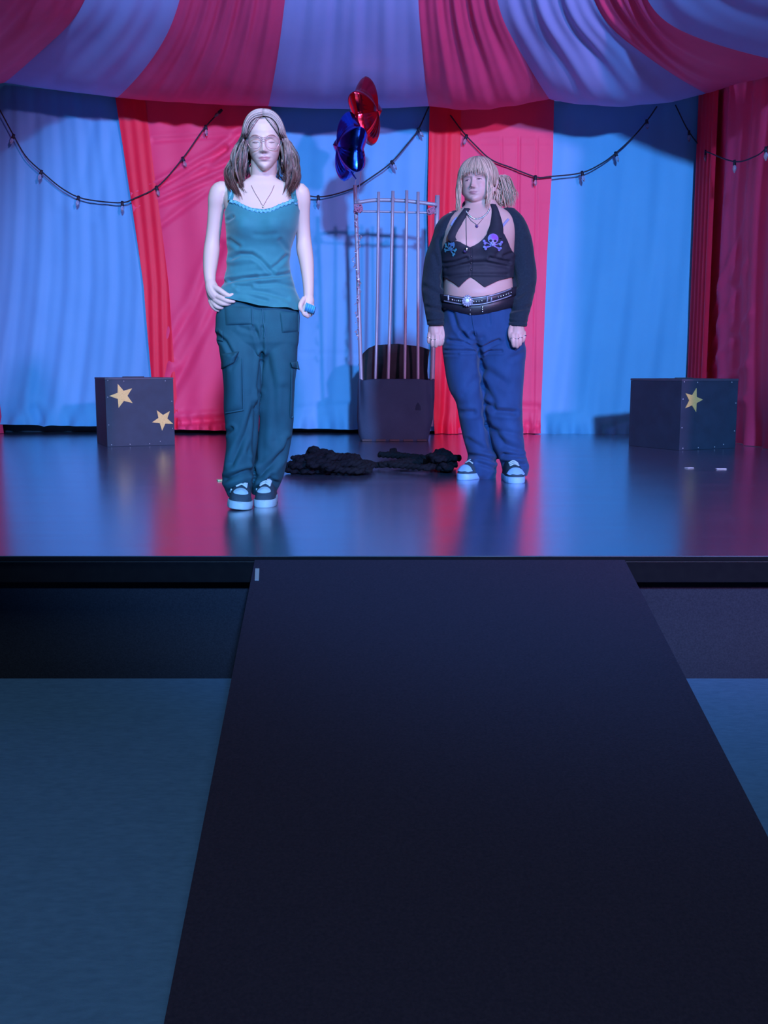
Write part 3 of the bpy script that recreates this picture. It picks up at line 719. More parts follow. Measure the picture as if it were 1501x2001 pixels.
class Loft:
    """trunk as a stack of rounded sections: (py, xl, xr, front depth, back depth), silhouette read on the plane Y"""
    def __init__(s, rows, Y, e=0.85):
        s.Y = Y; s.e = e; r = []
        for (py, xl, xr, bf, bb) in rows:
            L, R = W(xl, py, Y), W(xr, py, Y); r.append([(L[2] + R[2]) / 2, (L[0] + R[0]) / 2, (R[0] - L[0]) / 2, bf, bb])
        r = np.array(sorted(r)); zz = np.linspace(r[0, 0], r[-1, 0], 220)
        T = np.stack([zz] + [np.interp(zz, r[:, 0], r[:, k]) for k in range(1, 5)], 1)
        K = np.hanning(13); K /= K.sum()
        for k in range(1, 5): T[:, k] = np.convolve(np.pad(T[:, k], 6, mode='edge'), K, 'valid')
        s.T = T; s.extra = None
    def at(s, th, z, off=0.0):
        T = s.T; c, a, f, b = [np.interp(z, T[:, 0], T[:, k]) for k in range(1, 5)]
        ct, st = np.cos(th), np.sin(th); e = s.e
        dx = np.sign(ct) * np.abs(ct) ** e; dy = np.sign(st) * np.abs(st) ** e
        P = np.stack([c + (a + off) * dx, s.Y - np.where(st > 0, f + off, b + off) * dy, z + 0 * th], -1)
        if s.extra is not None: P[..., 1] -= s.extra(P[..., 0], z + 0 * th) * np.clip(st, 0, 1)
        return P
    def solid(s, n=72, m=90, off=0.0, z0=None, z1=None):
        z = np.linspace(s.T[0, 0] if z0 is None else z0, s.T[-1, 0] if z1 is None else z1, m); th = np.linspace(0, 2 * PI, n, endpoint=False)
        Z, TH = np.meshgrid(z, th, indexing='ij'); V = s.at(TH.ravel(), Z.ravel(), off)
        F = gridf(n, m, True).tolist(); F.append(list(range(n))[::-1]); F.append([(m - 1) * n + i for i in range(n)])
        return V, F
def legloft(rows, Y, dys=None):
    """trouser leg: (py, xl, xr, depth, dy)"""
    n = 48; P = []
    py = np.array([r[0] for r in rows], float); q = np.linspace(py[0], py[-1], 70); K = np.hanning(7); K /= K.sum()
    A = [np.interp(q, py, [r[k] for r in rows]) for k in range(1, 5)]
    A = [np.convolve(np.pad(a, 3, mode='edge'), K, 'valid') for a in A]
    th = np.linspace(0, 2 * PI, n, endpoint=False); V = []
    for i, y in enumerate(q):
        L, R = W(A[0][i], y, Y + A[3][i]), W(A[1][i], y, Y + A[3][i]); c = (L + R) / 2; a = (R[0] - L[0]) / 2; b = A[2][i] / 2
        V.append(np.stack([c[0] + a * np.sign(np.cos(th)) * np.abs(np.cos(th)) ** .9, c[1] - b * np.sin(th), np.full(n, c[2])], 1))
    V = np.concatenate(V); F = gridf(n, 70, True)[:, ::-1].tolist(); F.append(list(range(n))); F.append([69 * n + i for i in range(n)][::-1])
    return V, F

# ------------------------------------------------------------------ head
class Head:
    """a head with face in its own frame: x to the viewer's right, f towards the face, z up from the chin"""
    def __init__(s, chin, yaw, pitch, roll, sc, wide=1.0, full=0.0):
        s.o = np.array(chin, float); s.sc = sc; s.wide = wide; s.full = full
        cy, sy, cp, sp, cr, sr = math.cos(yaw), math.sin(yaw), math.cos(pitch), math.sin(pitch), math.cos(roll), math.sin(roll)
        Rz = np.array([[cy, -sy, 0], [sy, cy, 0], [0, 0, 1]]); Rx = np.array([[1, 0, 0], [0, cp, -sp], [0, sp, cp]]); Ry = np.array([[cr, 0, sr], [0, 1, 0], [-sr, 0, cr]])
        s.R = Rz @ Rx @ Ry; s.piv = np.array([0, 0.08, 0.0])          # the chin point is at f = .08
    def w(s, p):
        p = np.asarray(p, float); q = np.stack([p[..., 0], -(p[..., 1] - 0.08), p[..., 2]], -1) * s.sc
        return s.o + q @ s.R.T
    def inv(s, P):
        q = (np.asarray(P) - s.o) @ s.R / s.sc; return np.stack([q[..., 0], 0.08 - q[..., 1], q[..., 2]], -1)
    Z = [0.000, 0.006, 0.015, 0.030, 0.045, 0.060, 0.080, 0.105, 0.125, 0.150, 0.175, 0.195, 0.210, 0.220, 0.225]
    A = [0.012, 0.026, 0.036, 0.0475, 0.0555, 0.061, 0.0665, 0.0695, 0.0705, 0.0715, 0.068, 0.058, 0.043, 0.025, 0.004]
    Fr = [0.074, 0.080, 0.083, 0.0835, 0.0855, 0.088, 0.087, 0.0855, 0.0900, 0.0905, 0.0815, 0.064, 0.044, 0.024, 0.003]
    Bk = [0.000, 0.004, 0.008, 0.015, 0.030, 0.050, 0.068, 0.083, 0.090, 0.094, 0.090, 0.078, 0.058, 0.034, 0.004]
    def dims(s, z):
        a = np.interp(z, s.Z, s.A) * s.wide; 
        a = a + s.full * np.exp(-((z - 0.045) / 0.035) ** 2)
        return a, np.interp(z, s.Z, s.Fr), np.interp(z, s.Z, s.Bk)
    def surf(s, th, z):
        a, f, b = s.dims(z); ct, st = np.cos(th), np.sin(th)
        x = a * np.sign(ct) * np.abs(ct) ** 0.88; y = np.where(st > 0, f * np.abs(st) ** 0.86, -b * np.abs(st) ** 0.95)
        return x, y
    def feat(s, x, z):
        g = lambda cx, cz, sx, sz: np.exp(-((x - cx) / sx) ** 2 - ((z - cz) / sz) ** 2)
        ax = np.abs(x); d = np.zeros_like(x)
        t = np.clip((0.118 - z) / 0.048, 0, 1)                                        # nose ridge from bridge to tip
        d += np.where((z > 0.062) & (z < 0.125), 1, 0) * (0.004 + 0.0175 * t ** 1.3) * np.exp(-(x / (0.0075 + 0.004 * t)) ** 2) * np.clip((z - 0.062) / 0.008, 0, 1)
        d += 0.0075 * g(0, 0.072, 0.0085, 0.008) + 0.0075 * (np.exp(-((ax - 0.0125) / 0.006) ** 2 - ((z - 0.069) / 0.0065) ** 2))
        d -= 0.004 * np.exp(-((ax - 0.0065) / 0.0035) ** 2 - ((z - 0.0625) / 0.003) ** 2)
        d -= 0.0095 * np.exp(-((ax - 0.031) / 0.0165) ** 2 - ((z - 0.111) / 0.011) ** 2)  # eye sockets
        d -= 0.004 * np.exp(-((ax - 0.015) / 0.006) ** 2 - ((z - 0.110) / 0.012) ** 2)
        d += 0.0085 * np.exp(-((ax - 0.0315) / 0.0125) ** 2 - ((z - 0.1095) / 0.0080) ** 2)  # closed lids over the eyeballs
        d -= 0.0022 * np.exp(-((ax - 0.0315) / 0.014) ** 2 - ((z - 0.1175) / 0.0022) ** 2)   # lid fold
        d += 0.0035 * np.exp(-((ax - 0.030) / 0.02) ** 2 - ((z - 0.1275) / 0.006) ** 2)
        d += 0.0045 * np.exp(-((ax - 0.043) / 0.018) ** 2 - ((z - 0.082) / 0.016) ** 2)
        d += 0.0060 * g(0, 0.0495, 0.019, 0.0048) + 0.0072 * g(0, 0.0385, 0.0165, 0.0052)
        d -= 0.0042 * g(0, 0.0442, 0.025, 0.0018) + 0.0045 * g(0, 0.0295, 0.018, 0.0045)
        d -= 0.0018 * g(0, 0.0565, 0.0035, 0.0045) + 0.0015 * np.exp(-((ax - 0.027) / 0.004) ** 2 - ((z - 0.044) / 0.005) ** 2)
        d += 0.0055 * g(0, 0.013, 0.015, 0.011)
        return d
    def solid(s, n=220, m=190):
        z = 0.1125 - 0.1125 * np.cos(np.linspace(0.05, PI - 0.03, m)); th = np.linspace(0, 2 * PI, n, endpoint=False)
        Zg, T = np.meshgrid(z, th, indexing='ij'); Zg = Zg.ravel(); T = T.ravel(); x, y = s.surf(T, Zg)
        fr = np.clip(np.sin(T), 0, 1) ** 0.6
        y = y + s.feat(x, Zg) * fr
        V = s.w(np.stack([x, y, Zg], 1)); F = gridf(n, m, True).tolist(); F.append(list(range(n))[::-1]); F.append([(m - 1) * n + i for i in range(n)])
        out = [(V, F)]
        for sg in (-1, 1):                                                              # ears
            c = np.array([sg * 0.0735 * s.wide, -0.012, 0.092])
            P = [c + [sg * 0.004, 0.004, -0.030], c + [sg * 0.007, -0.001, -0.012], c + [sg * 0.011, -0.008, 0.012], c + [sg * 0.007, -0.004, 0.030]]
            v, f = capsule(s.w(np.array(P)), np.array([0.0085, 0.0115, 0.0165, 0.0105]) * s.sc, 12, 4, 0.45, s.R @ np.array([1.0, 0.35 * sg, 0])); out.append((v, f))
        return out
    def face(s, x, z, lift=0.001):
        """point on the face surface at (x, z)"""
        x = np.asarray(x, float); z = np.asarray(z, float); a, f, b = s.dims(z)
        c = np.clip(np.abs(x) / a, 0, 0.999) ** (1 / 0.88); st = np.sqrt(1 - c * c)
        y = f * st ** 0.86 + s.feat(x, z) * st ** 0.6
        return s.w(np.stack([x, y + lift, z + 0 * x], -1))

def skin_colors(V, head, base, lip, blush, extra=()):
    C = np.tile(np.array([*base, 1.0]), (len(V), 1)); q = head.inv(V); x, f, z = q[:, 0], q[:, 1], q[:, 2]; fr = (f > 0.045)
    def blend(w, col):
        w = (w * fr)[:, None]; C[:, :3] = C[:, :3] * (1 - w) + np.array(col) * w
    ax = np.abs(x)
    blend(0.38 * np.exp(-((ax - 0.042) / 0.02) ** 2 - ((z - 0.078) / 0.017) ** 2) + 0.25 * np.exp(-(x / 0.012) ** 2 - ((z - 0.074) / 0.012) ** 2), blush)
    up = 0.0508 - 0.0062 * (ax / 0.0245) ** 2 - 0.0012 * np.exp(-(x / .004) ** 2); lo = 0.0342 + 0.0095 * (ax / 0.0245) ** 2
    inside = np.clip((up - z) / 0.0015 + .5, 0, 1) * np.clip((z - lo) / 0.0015 + .5, 0, 1) * np.clip((0.0245 - ax) / 0.003, 0, 1)
    blend(0.85 * inside, lip)
    blend(0.7 * np.exp(-((z - 0.0442) / 0.0012) ** 2) * np.clip((0.025 - ax) / 0.003, 0, 1), np.array(lip) * 0.45)
    blend(0.8 * np.exp(-((ax - 0.0065) / 0.003) ** 2 - ((z - 0.0625) / 0.0022) ** 2), np.array(lip) * 0.3)
    blend(0.30 * np.exp(-((ax - 0.0315) / 0.016) ** 2 - ((z - 0.1165) / 0.006) ** 2), blush)
    return C

def ribbon_on_face(head, pts, w, lift):
    """thin raised strip along points (x, z) of the face, tapered to both ends"""
    P = catmull([list(p) + [0] for p in pts], 18)[:, :2]; t = np.linspace(0, 1, 18); r = w * np.sin(PI * np.clip(t, 0.08, 0.95)) ** 0.6
    V, F = tube(head.face(P[:, 0], P[:, 1], lift), r, 6); return V, F

# ------------------------------------------------------------------ hair
def strands(mb, cols, paths, r0, tint, r=random):
    for P in paths:
        P = np.asarray(P); k = len(P); t = np.linspace(0, 1, k)
        R = r0 * r.uniform(.7, 1.25) * np.clip(np.minimum(1, 0.35 + 4 * t) * (1 - t ** 3) + 0.06, 0, 1)
        V, F = tube(P, R, 6, flat=0.6); mb.add(V, F)
        c0, c1 = tint(); T = np.repeat(t ** 0.7, 6)[:, None]
        cols.append(np.concatenate([np.array(c0) * (1 - T) + np.array(c1) * T, np.ones((len(V), 1))], 1))

# ================================================================== person walking in the teal top
rA = random.Random(11)
Y1 = G(500, 992, Z0)[1] + 0.06
def S1(px, py, dy=0.0): return W(px, py, Y1 + dy)
base1 = np.array([S1(495, 990)[0], Y1, Z0])
p1 = thing('person', base1, 'person in a teal lace-edged top and teal cargo trousers, walking forward in glasses', 'person')

T1 = Loft([(340, 495, 534, .040, .050), (350, 487, 541, .048, .060), (358, 466, 561, .060, .075), (366, 450, 577, .066, .085), (376, 438, 588, .078, .092), (390, 436, 588, .092, .098), (405, 440, 585, .105, .098),
           (420, 443, 582, .120, .095), (437, 445, 580, .132, .092), (452, 446, 577, .134, .09), (468, 447, 571, .122, .09), (486, 449, 566, .108, .088), (508, 449, 563, .102, .088), (530, 446, 565, .103, .092),
           (552, 441, 571, .106, .098), (575, 436, 578, .108, .105), (600, 431, 583, .110, .112), (630, 428, 584, .112, .115)], Y1 + 0.01)
def bust(x, z):
    c = T1.T; zc = S1(513, 447)[2]; cx = S1(512, 447)[0]
    return 0.030 * (np.exp(-((x - cx - 0.072) / 0.052) ** 2) + np.exp(-((x - cx + 0.072) / 0.052) ** 2)) * np.exp(-((z - zc) / 0.062) ** 2)
T1.extra = bust
H1 = Head(S1(517.5, 331.5, -0.075), math.radians(5), math.radians(7), math.radians(-1.5), 1.035, wide=0.95)
pieces = [T1.solid(96, 120, off=-0.011), T1.solid(96, 60, z0=S1(0, 424)[2])] + H1.solid()
pieces.append(capsule([S1(513, 378, .035), S1(513.5, 358, .03), S1(515, 338, .012), S1(516, 318, .0)], [.058, .054, .054, .056], 28))
for k in (-1, 1):                                                     # collar bones and neck muscles
    pieces.append(capsule([S1(513 + k * 7, 376, -.054), S1(513 + k * 30, 370, -.048), S1(513 + k * 60, 366, -.012)], [.0075, .0075, .008], 10))
    pieces.append(capsule([S1(513 + k * 5, 377, -.045), S1(514 + k * 15, 358, -.020), S1(515 + k * 24, 330, .03)], [.009, .011, .010], 10))
# arms
pieces.append(capsule([S1(446, 374, .012), S1(432, 374, .01), S1(425, 388, .01), S1(422, 410, .02), S1(419, 440, .03), S1(415.5, 468, .035), S1(413.5, 490, .03), S1(411.5, 512, .005), S1(410, 535, -.025), S1(411, 553, -.04)],
                      [.036, .042, .040, .0345, .0315, .0315, .0345, .0320, .0265, .0225], 32))
pieces.append(capsule([S1(574, 376, .012), S1(586, 376, .01), S1(590, 390, .015), S1(591, 412, .03), S1(592, 440, .05), S1(593.5, 466, .06), S1(595, 487, .055), S1(599, 512, .03), S1(602, 545, .0), S1(603, 568, -.012), S1(603, 584, -.015)],
                      [.034, .039, .037, .0325, .0310, .0320, .0350, .0315, .0255, .0225, .0215], 32))
# left hand in the picture: thumb over the waistband, first finger beneath it, the rest curled
hd = [([(411, 550, -.04), (414, 562, -.05), (420, 574, -.055), (427, 583, -.05)], [.022, .028, .030, .022]),
      ([(413, 560, -.035), (416, 576, -.04), (421, 588, -.04)], [.022, .026, .018]),
      ([(417, 560, -.065), (429, 567, -.085), (441, 575, -.095), (448, 578, -.097), (454, 576, -.094)], [.013, .0125, .0110, .0098, .0075]),
      ([(424, 578, -.07), (436, 584, -.088), (446, 588, -.095), (457, 589, -.092)], [.0125, .0110, .0098, .0075]),
      ([(421, 586, -.062), (432, 592.5, -.082), (443, 594, -.086), (452, 592, -.076)], [.0125, .0108, .0095, .0075]),
      ([(416, 590, -.05), (424, 599, -.066), (434, 600.5, -.066), (441, 597, -.055)], [.0118, .0102, .0092, .0075]),
      ([(411, 588, -.04), (416, 599, -.052), (425, 606, -.05), (432, 604, -.042)], [.0100, .0092, .0085, .0072])]
for P, R in hd: pieces.append(capsule([S1(*p) for p in P], R, 14, 5))
hd = [([(603, 578, -.015), (603, 588, -.018), (601, 598, -.02)], [.020, .025, .024]),
      ([(594, 584, -.035), (588, 594, -.055), (587, 602, -.06), (591, 608, -.055)], [.0115, .0110, .0098, .0078]),
      ([(594, 598, -.038), (593, 608, -.052), (596, 615, -.05), (601, 614, -.035)], [.0112, .0105, .0095, .0078]),
      ([(600, 600, -.04), (599, 611, -.05), (601, 618, -.045), (604, 615, -.03)], [.0112, .0102, .0092, .0075]),
      ([(606, 599, -.03), (606, 609, -.04), (607, 615, -.034), (606, 612, -.018)], [.0108, .0098, .009, .0075]),
      ([(610, 596, -.02), (611, 605, -.028), (611, 611, -.022), (609, 608, -.01)], [.0095, .0088, .008, .007])]
for P, R in hd: pieces.append(capsule([S1(*p) for p in P], R, 14, 5))
# legs inside the trousers, ankles into the shoes
pieces.append(capsule([S1(476, 625, .0), S1(473, 700, -.01), S1(473, 770, -.02), S1(471, 850, .0), S1(467, 930, .04), S1(467, 965, .06)], [.075, .072, .055, .052, .036, .035], 24))
pieces.append(capsule([S1(540, 625, .01), S1(542, 700, .03), S1(541, 770, .05), S1(532, 850, .11), S1(519, 930, .15), S1(516, 962, .16)], [.075, .072, .055, .052, .036, .035], 24))
VB, FB = voxel(pieces, 0.0028, 2)
tB = bvh(VB, FB)
C1 = skin_colors(VB, H1, (0.60, 0.46, 0.42), (0.47, 0.20, 0.24), (0.60, 0.34, 0.33))
part('body', VB, FB, M['skin1'], p1, cols=C1)

# face details
zl = 0.1060
for k in (-1, 1):
    V, F = ribbon_on_face(H1, [(k * 0.0185, zl - .0005), (k * 0.025, zl - .0028), (k * 0.032, zl - .0034), (k * 0.040, zl - .0018), (k * 0.0465, zl + .0008)], 0.0013, 0.0006); part('eyelash', V, F, M['lash'], p1)
    V, F = ribbon_on_face(H1, [(k * 0.015, 0.1255), (k * 0.024, 0.1295), (k * 0.035, 0.1315), (k * 0.045, 0.1290), (k * 0.051, 0.1245)], 0.0030, -0.0012); part('eyebrow', V, F, M['brow1'], p1)
# glasses
lens = []
for k in (-1, 1):
    th = np.linspace(0, 2 * PI, 40, endpoint=False)
    x = k * (0.0345 + 0.0275 * np.cos(th) * (1 + .05 * np.sin(th))); z = 0.1020 + 0.0235 * np.sign(np.sin(th)) * np.abs(np.sin(th)) ** .9
    lens.append(np.stack([x, 0.1040 - 0.30 * np.clip(np.abs(x) - .02, 0, 1) - .08 * (z - .1) * 0, z], 1))
gm = MB()
for L in lens: V, F = tube(H1.w(np.vstack([L, L[:2]])), 0.00105, 6, caps=False); gm.add(V, F)
gw = part('glasses', gm.V(), gm.f, M['rim'], p1, 'thin round-lensed metal glasses')
mb = MB()
for z_, dz in ((0.110, .002), (0.1185, .001)):
    V, F = tube(H1.w(catmull([[-0.0095, .1035, z_], [0, .1085, z_ + dz], [0.0095, .1035, z_]], 8)), 0.00105, 6); mb.add(V, F)
part('bridge', mb.V(), mb.f, M['rim'], gw)
for k in (-1, 1):
    V, F = tube(H1.w(catmull([[k * .061, .091, .110], [k * .0725, .075, .110], [k * .0745, .02, .105], [k * .076, -.02, .100]], 12)), 0.0011, 6); part('temple_arm', V, F, M['rim'], gw)
for L in lens:
    c = L.mean(0); V = np.vstack([L, c + [0, .001, 0]]); part('spectacle_lens', H1.w(V), [[i, (i + 1) % 40, 40] for i in range(40)], M['glass'], gw)

# tank top
def zpoly(loft, th, pts, off):
    """height on the loft at angle th whose front or back surface projects onto the polyline py(px)"""
    pts = np.array(pts, float); z = np.full(len(th), S1(0, pts[:, 1].mean())[2])
    for it in range(8):
        P = loft.at(th, z, off); px, py = proj(P); tgt = np.interp(px, pts[:, 0], pts[:, 1])
        z = z + (py - tgt) / 446.0 * 0.9
    return z
nT = 300; th = np.linspace(0, 2 * PI, nT, endpoint=False); off = 0.007
front = np.sin(th) > -0.02
neck_f = [(430, 420), (438, 415), (444, 404), (449, 390), (456, 391), (464, 393), (474, 399), (491, 406), (514, 409), (531, 406), (548, 398), (563, 393), (572, 388), (581, 395), (584, 408), (590, 418)]
neck_b = [(430, 420), (445, 408), (470, 402), (515, 402), (560, 402), (582, 408), (590, 418)]
ztop = np.where(front, zpoly(T1, th, neck_f, off), zpoly(T1, th, neck_b, off))
hem_f = [(425, 581), (434, 583), (455, 585), (478, 590), (505, 598), (535, 600), (560, 601), (575, 605), (590, 606)]
zbot = np.where(front, zpoly(T1, th, hem_f, off + .012), zpoly(T1, th, [(420, 586), (600, 600)], off + .012))
K = np.hanning(7); K /= K.sum(); ztop = np.convolve(np.pad(ztop, 3, mode='wrap'), K, 'valid'); zbot = np.convolve(np.pad(zbot, 3, mode='wrap'), K, 'valid')
mT = 170; t = np.linspace(0, 1, mT)[:, None]
Zg = zbot[None] * (1 - t) + ztop[None] * t; TH = np.repeat(th[None], mT, 0)
offg = off + 0.010 * np.clip((0.22 - t) / 0.22, 0, 1) + 0 * TH
V = T1.at(TH.ravel(), Zg.ravel(), offg.ravel()); F = gridf(nT, mT, True)
N = vnormals(V, F)
if (N[:, 1] * np.sin(TH.ravel())).sum() > 0: F = F[:, ::-1]; N = -N
tt = np.repeat(t, nT, 1).ravel()
low = np.clip((0.72 - tt) / 0.3, 0.1, 1)
px, py = proj(V)
V = V + N * (0.0035 * low * waves(np.stack([px * .5 + py * .1, py * 1.4, 0 * px], 1) / 446, 55, 7, 5))[:, None]
V = V + N * (0.007 * np.clip((0.06 - tt) / 0.06, 0, 1) * (1 + np.sin(TH.ravel() * 9)))[:, None]
items = [([(449, 548), (475, 543), (510, 541), (540, 539), (566, 534)], 3.2, .010), ([(452, 505), (470, 497), (492, 498), (508, 508), (522, 522), (532, 533)], 4.0, .009), ([(560, 500), (545, 515), (535, 522)], 3.5, .007),
         ([(438, 552), (470, 549), (500, 541)], 3.5, .006), ([(470, 565), (520, 572), (560, 583)], 4, .006), ([(445, 572), (480, 575), (520, 588)], 4, .005), ([(575, 560), (540, 553), (505, 556)], 4, .006), ([(498, 458), (515, 459.5), (538, 457)], 4, .0018),
         ([(446, 430), (455, 424)], 3, .006), ([(449, 470), (466, 482)], 4, .006), ([(490, 560), (460, 558)], 3, .005), ([(455, 520), (500, 515)], 5, .004), ([(548, 470), (562, 490)], 4, .004)]
V = crease(V, N, [(l_, w_ * 1.05, d_ * .85) for l_, w_, d_ in items])
Vi = V[:nT] + (np.array([T1.T[30, 1], T1.Y, 0]) - V[:nT]) * np.array([.02, .02, 0]) + [0, 0, .006]     # turned hem
top = part('tank_top', np.vstack([V, Vi]), np.vstack([F, np.stack([np.arange(nT) + len(V), (np.arange(nT) + 1) % nT + len(V), (np.arange(nT) + 1) % nT, np.arange(nT)], 1)]), M['tank'], p1)
tT = bvh(V, F)
def onbody(px, py, lift, trees, Yd):
    best = None
    for tr_ in trees:
        d = ray(px, py); d = d / np.linalg.norm(d); loc, nor, i, dist = tr_.ray_cast(Vector(CAM), Vector(d))
        if loc is not None and (best is None or dist < best[1]): best = (np.array(loc) - d * lift, dist)
    return best[0] if best is not None else W(px, py, Yd) - np.array([0, lift, 0])
def strip(pts, w, lift, trees, Yd, tail=(), n=40):
    """flat band along pixel points (x, y[, half width px]) laid on the surfaces; tail = world points to go on to"""
    q = catmull([[p[0], p[1], p[2] if len(p) > 2 else w] for p in pts], n); P = [onbody(a, b, lift, trees, Yd) for a, b, _ in q]; hw = list(q[:, 2] / FPX * Yd)
    P = np.array(P)
    for k in range(2): P[1:-1] = (P[:-2] + 2 * P[1:-1] + P[2:]) / 4
    if len(tail):
        Tl = catmull(np.vstack([P[-1:], np.array(tail)]), 14)[1:]; P = np.vstack([P, Tl]); hw += [hw[-1]] * len(Tl)
    T = np.gradient(P, axis=0); T /= np.linalg.norm(T, axis=1)[:, None] + 1e-9
    side = np.cross(T, np.array([0, -1.0, 0.25])); side /= np.linalg.norm(side, axis=1)[:, None] + 1e-9
    hw = np.array(hw)[:, None]; nrm = np.cross(side, T)
    rows = [P - side * hw - nrm * .0015, P - side * hw + nrm * .001, P + nrm * .0025, P + side * hw + nrm * .001, P + side * hw - nrm * .0015]
    V = np.stack(rows, 1).reshape(-1, 3); return V, gridf(5, len(P))
V, F = strip([(449, 392, 4.5), (451, 384, 5.5), (450, 372, 5.5), (449, 362, 5)], 5, .007, [tB, tT], Y1, [S1(450, 352, .03), S1(455, 362, .10), S1(462, 385, .115), S1(466, 402, .11)]); part('shoulder_strap', V, F, M['tank'], top)
V, F = strip([(577, 395, 5), (574, 384, 5.5), (573, 374, 5), (574, 364, 4.5)], 5, .007, [tB, tT], Y1, [S1(572, 354, .03), S1(567, 364, .10), S1(560, 386, .115), S1(557, 402, .11)]); part('shoulder_strap', V, F, M['tank'], top)
V, F = strip([(x, y + 3.5) for x, y in neck_f[3:14]], 3.0, .004, [tT], Y1, n=120)
rip = np.repeat(np.arange(len(V) // 5), 5); V = V + np.stack([0 * rip, -0.0012 * np.sin(rip * 1.1), 0.0022 * np.sin(rip * 0.9)], 1); part('lace_trim', V, F, M['lace'], top, 'paler scalloped lace along the neckline')
V, F = strip([(449, 388), (451, 376), (449, 358)], 2.0, .009, [tB, tT], Y1, n=40); part('lace_trim', V, F, M['lace'], top, 'paler lace along the strap')
# necklace and earring
P = np.array([onbody(x, y, .003, [tB, tT], Y1) for x, y in catmull([[491, 362, 0], [498, 376, 0], [506, 389, 0], [514, 401, 0], [522, 389, 0], [530, 376, 0], [536, 362, 0]], 50)[:, :2]])
V, F = tube(P, 0.0012, 6); nk = part('necklace', V, F, M['rim'], p1)
V, F = ball(onbody(514, 404, .005, [tB, tT], Y1), (.004, .003, .006)); part('pendant', V, F, M['metal'], nk)
e0 = H1.w([0.071, 0.0, 0.060]); V, F = tube([e0, e0 + [0.001, -.012, -.02], e0 + [0.001, -.014, -.05]], [.0012, .0032, .0014], 8); part('earring', V, F, M['metal'], p1)

# hair of the walking person: centre parting, loose waves to the collar
hm = MB(); hc = []
def tint1():
    k = rA.random(); a = np.array([0.52, 0.43, 0.42]) * rA.uniform(.7, 1.2); b = np.array([0.085, 0.026, 0.024]) * rA.uniform(.4, 1.6)  # light reflected on the crown is put into the pale root colour
    if k < .30: a *= .35; b *= .4
    return a, b
def wavyhair(sg, n, ylo, yhi, guide, spread, amp, r0, be0=1.45, dback=.02, front=False, clumps=9):
    out = []; cl = [(rA.uniform(-1, 1), rA.uniform(0, 6.28), rA.uniform(.75, 1.25), rA.uniform(.72, 1.0)) for _ in range(clumps)]
    g = catmull([list(q) for q in guide], 16)
    for i in range(n):
        k, ph, ff, cut = cl[rA.randrange(clumps)]; k += rA.uniform(-.28, .28); ph += rA.uniform(-.5, .5); cut = min(1, cut + rA.uniform(-.05, .05)); lay = rA.uniform(0, 0.009); P = []
        if front:                                        # swept from the parting over the edge of the forehead
            q = rA.random(); up_ = 0.016 * q
            for j in range(9):
                t = j / 8; P.append(list(H1.face(np.array(sg * (.002 + .0665 * t ** (1.05 - .25 * q))), np.array(min(.2235, .2120 + up_ - .070 * t - .016 * t * t)), .003 + lay * .7 + .004 * t)))
        else:
            yp = rA.uniform(ylo, yhi); w = math.sqrt(max(0.05, 1 - ((yp + 0.004) / 0.112) ** 2)); a, c_ = (0.079 + lay) * (0.4 + 0.6 * w), (0.096 + lay) * w; be = be0 * rA.uniform(.93, 1.07)
            for j in range(8):
                b = be * j / 7; P.append(list(H1.w([sg * a * math.sin(b) ** .85, yp - dback * (b / be) ** 1.5, 0.135 + c_ * math.cos(b)])))
        for j, (x, y, dy) in enumerate(g):
            t = (j + 1) / 16
            if t > cut: break
            s = spread * min(1, .55 + 1.4 * t) * (1 - .3 * t)
            P.append(list(S1(x + k * s + sg * amp * math.sin(ph + 8.0 * t * ff) * min(1, 2.2 * t), y, dy + .016 * math.cos(ph + 8 * t * ff) * min(1, 2 * t) + rA.uniform(-.002, .002))))
        out.append(catmull(P, 34))
    strands(hm, hc, out, r0, tint1, rA)
for sg in (-1, 1):
    mir = lambda pts: [(x if sg < 0 else 1036 - x, y, dy) for x, y, dy in pts]
    wavyhair(sg, 130, 0, 0, mir([(486, 277, -.01), (482, 292, -.02), (476, 312, -.03), (470, 338, -.04), (472, 365, -.055), (480, 388, -.085)]), 6, 4, 0.0032, front=True, clumps=6)
    wavyhair(sg, 170, 0.0, 0.066, mir([(476, 278, .02), (471, 292, .02), (465, 315, .01), (461, 340, .0), (463, 365, -.045), (468, 390, -.085)]), 14, 6, 0.0036, dback=.03)
    wavyhair(sg, 70, 0.03, 0.075, mir([(480, 270, -.035), (476, 286, -.045), (471, 308, -.045), (467, 335, -.045), (470, 362, -.06), (476, 386, -.09)]), 7, 4, 0.0034, dback=.0, clumps=5)
    wavyhair(sg, 190, -0.10, 0.01, mir([(477, 280, .05), (470, 298, .05), (463, 318, .04), (460, 340, .02), (463, 362, -.03), (468, 384, -.075)]), 18, 7, 0.0038)
    wavyhair(sg, 90, -0.10, -0.02, mir([(486, 285, .07), (482, 305, .07), (478, 325, .065), (476, 345, .06), (476, 362, .065)]), 17, 5, 0.0045)
# scalp cap under the strands
th2 = np.linspace(0, 2 * PI, 60, endpoint=False); cap = []
for zz, sc_ in ((0.085, 1.0), (0.11, 1.02), (0.14, 1.04), (0.17, 1.05), (0.195, 1.06), (0.212, 1.07), (0.222, 1.10), (0.2285, .9)):
    x, y = H1.surf(th2, np.full(60, min(zz, 0.2249))); y = np.where((y > 0.01) & (zz < 0.19), 0.01 + (y - 0.01) * 0.25, y); cap.append(np.stack([x * sc_, y * sc_, np.full(60, zz)], 1))
cap = H1.w(np.concatenate(cap)); F = gridf(60, 8, True).tolist(); F.append([7 * 60 + i for i in range(60)]); hm.add(cap, F); hc.append(np.tile([0.20, 0.12, 0.10, 1], (len(cap), 1)))
part('hair', hm.V(), hm.f, M['hair1'], p1, cols=np.concatenate(hc))

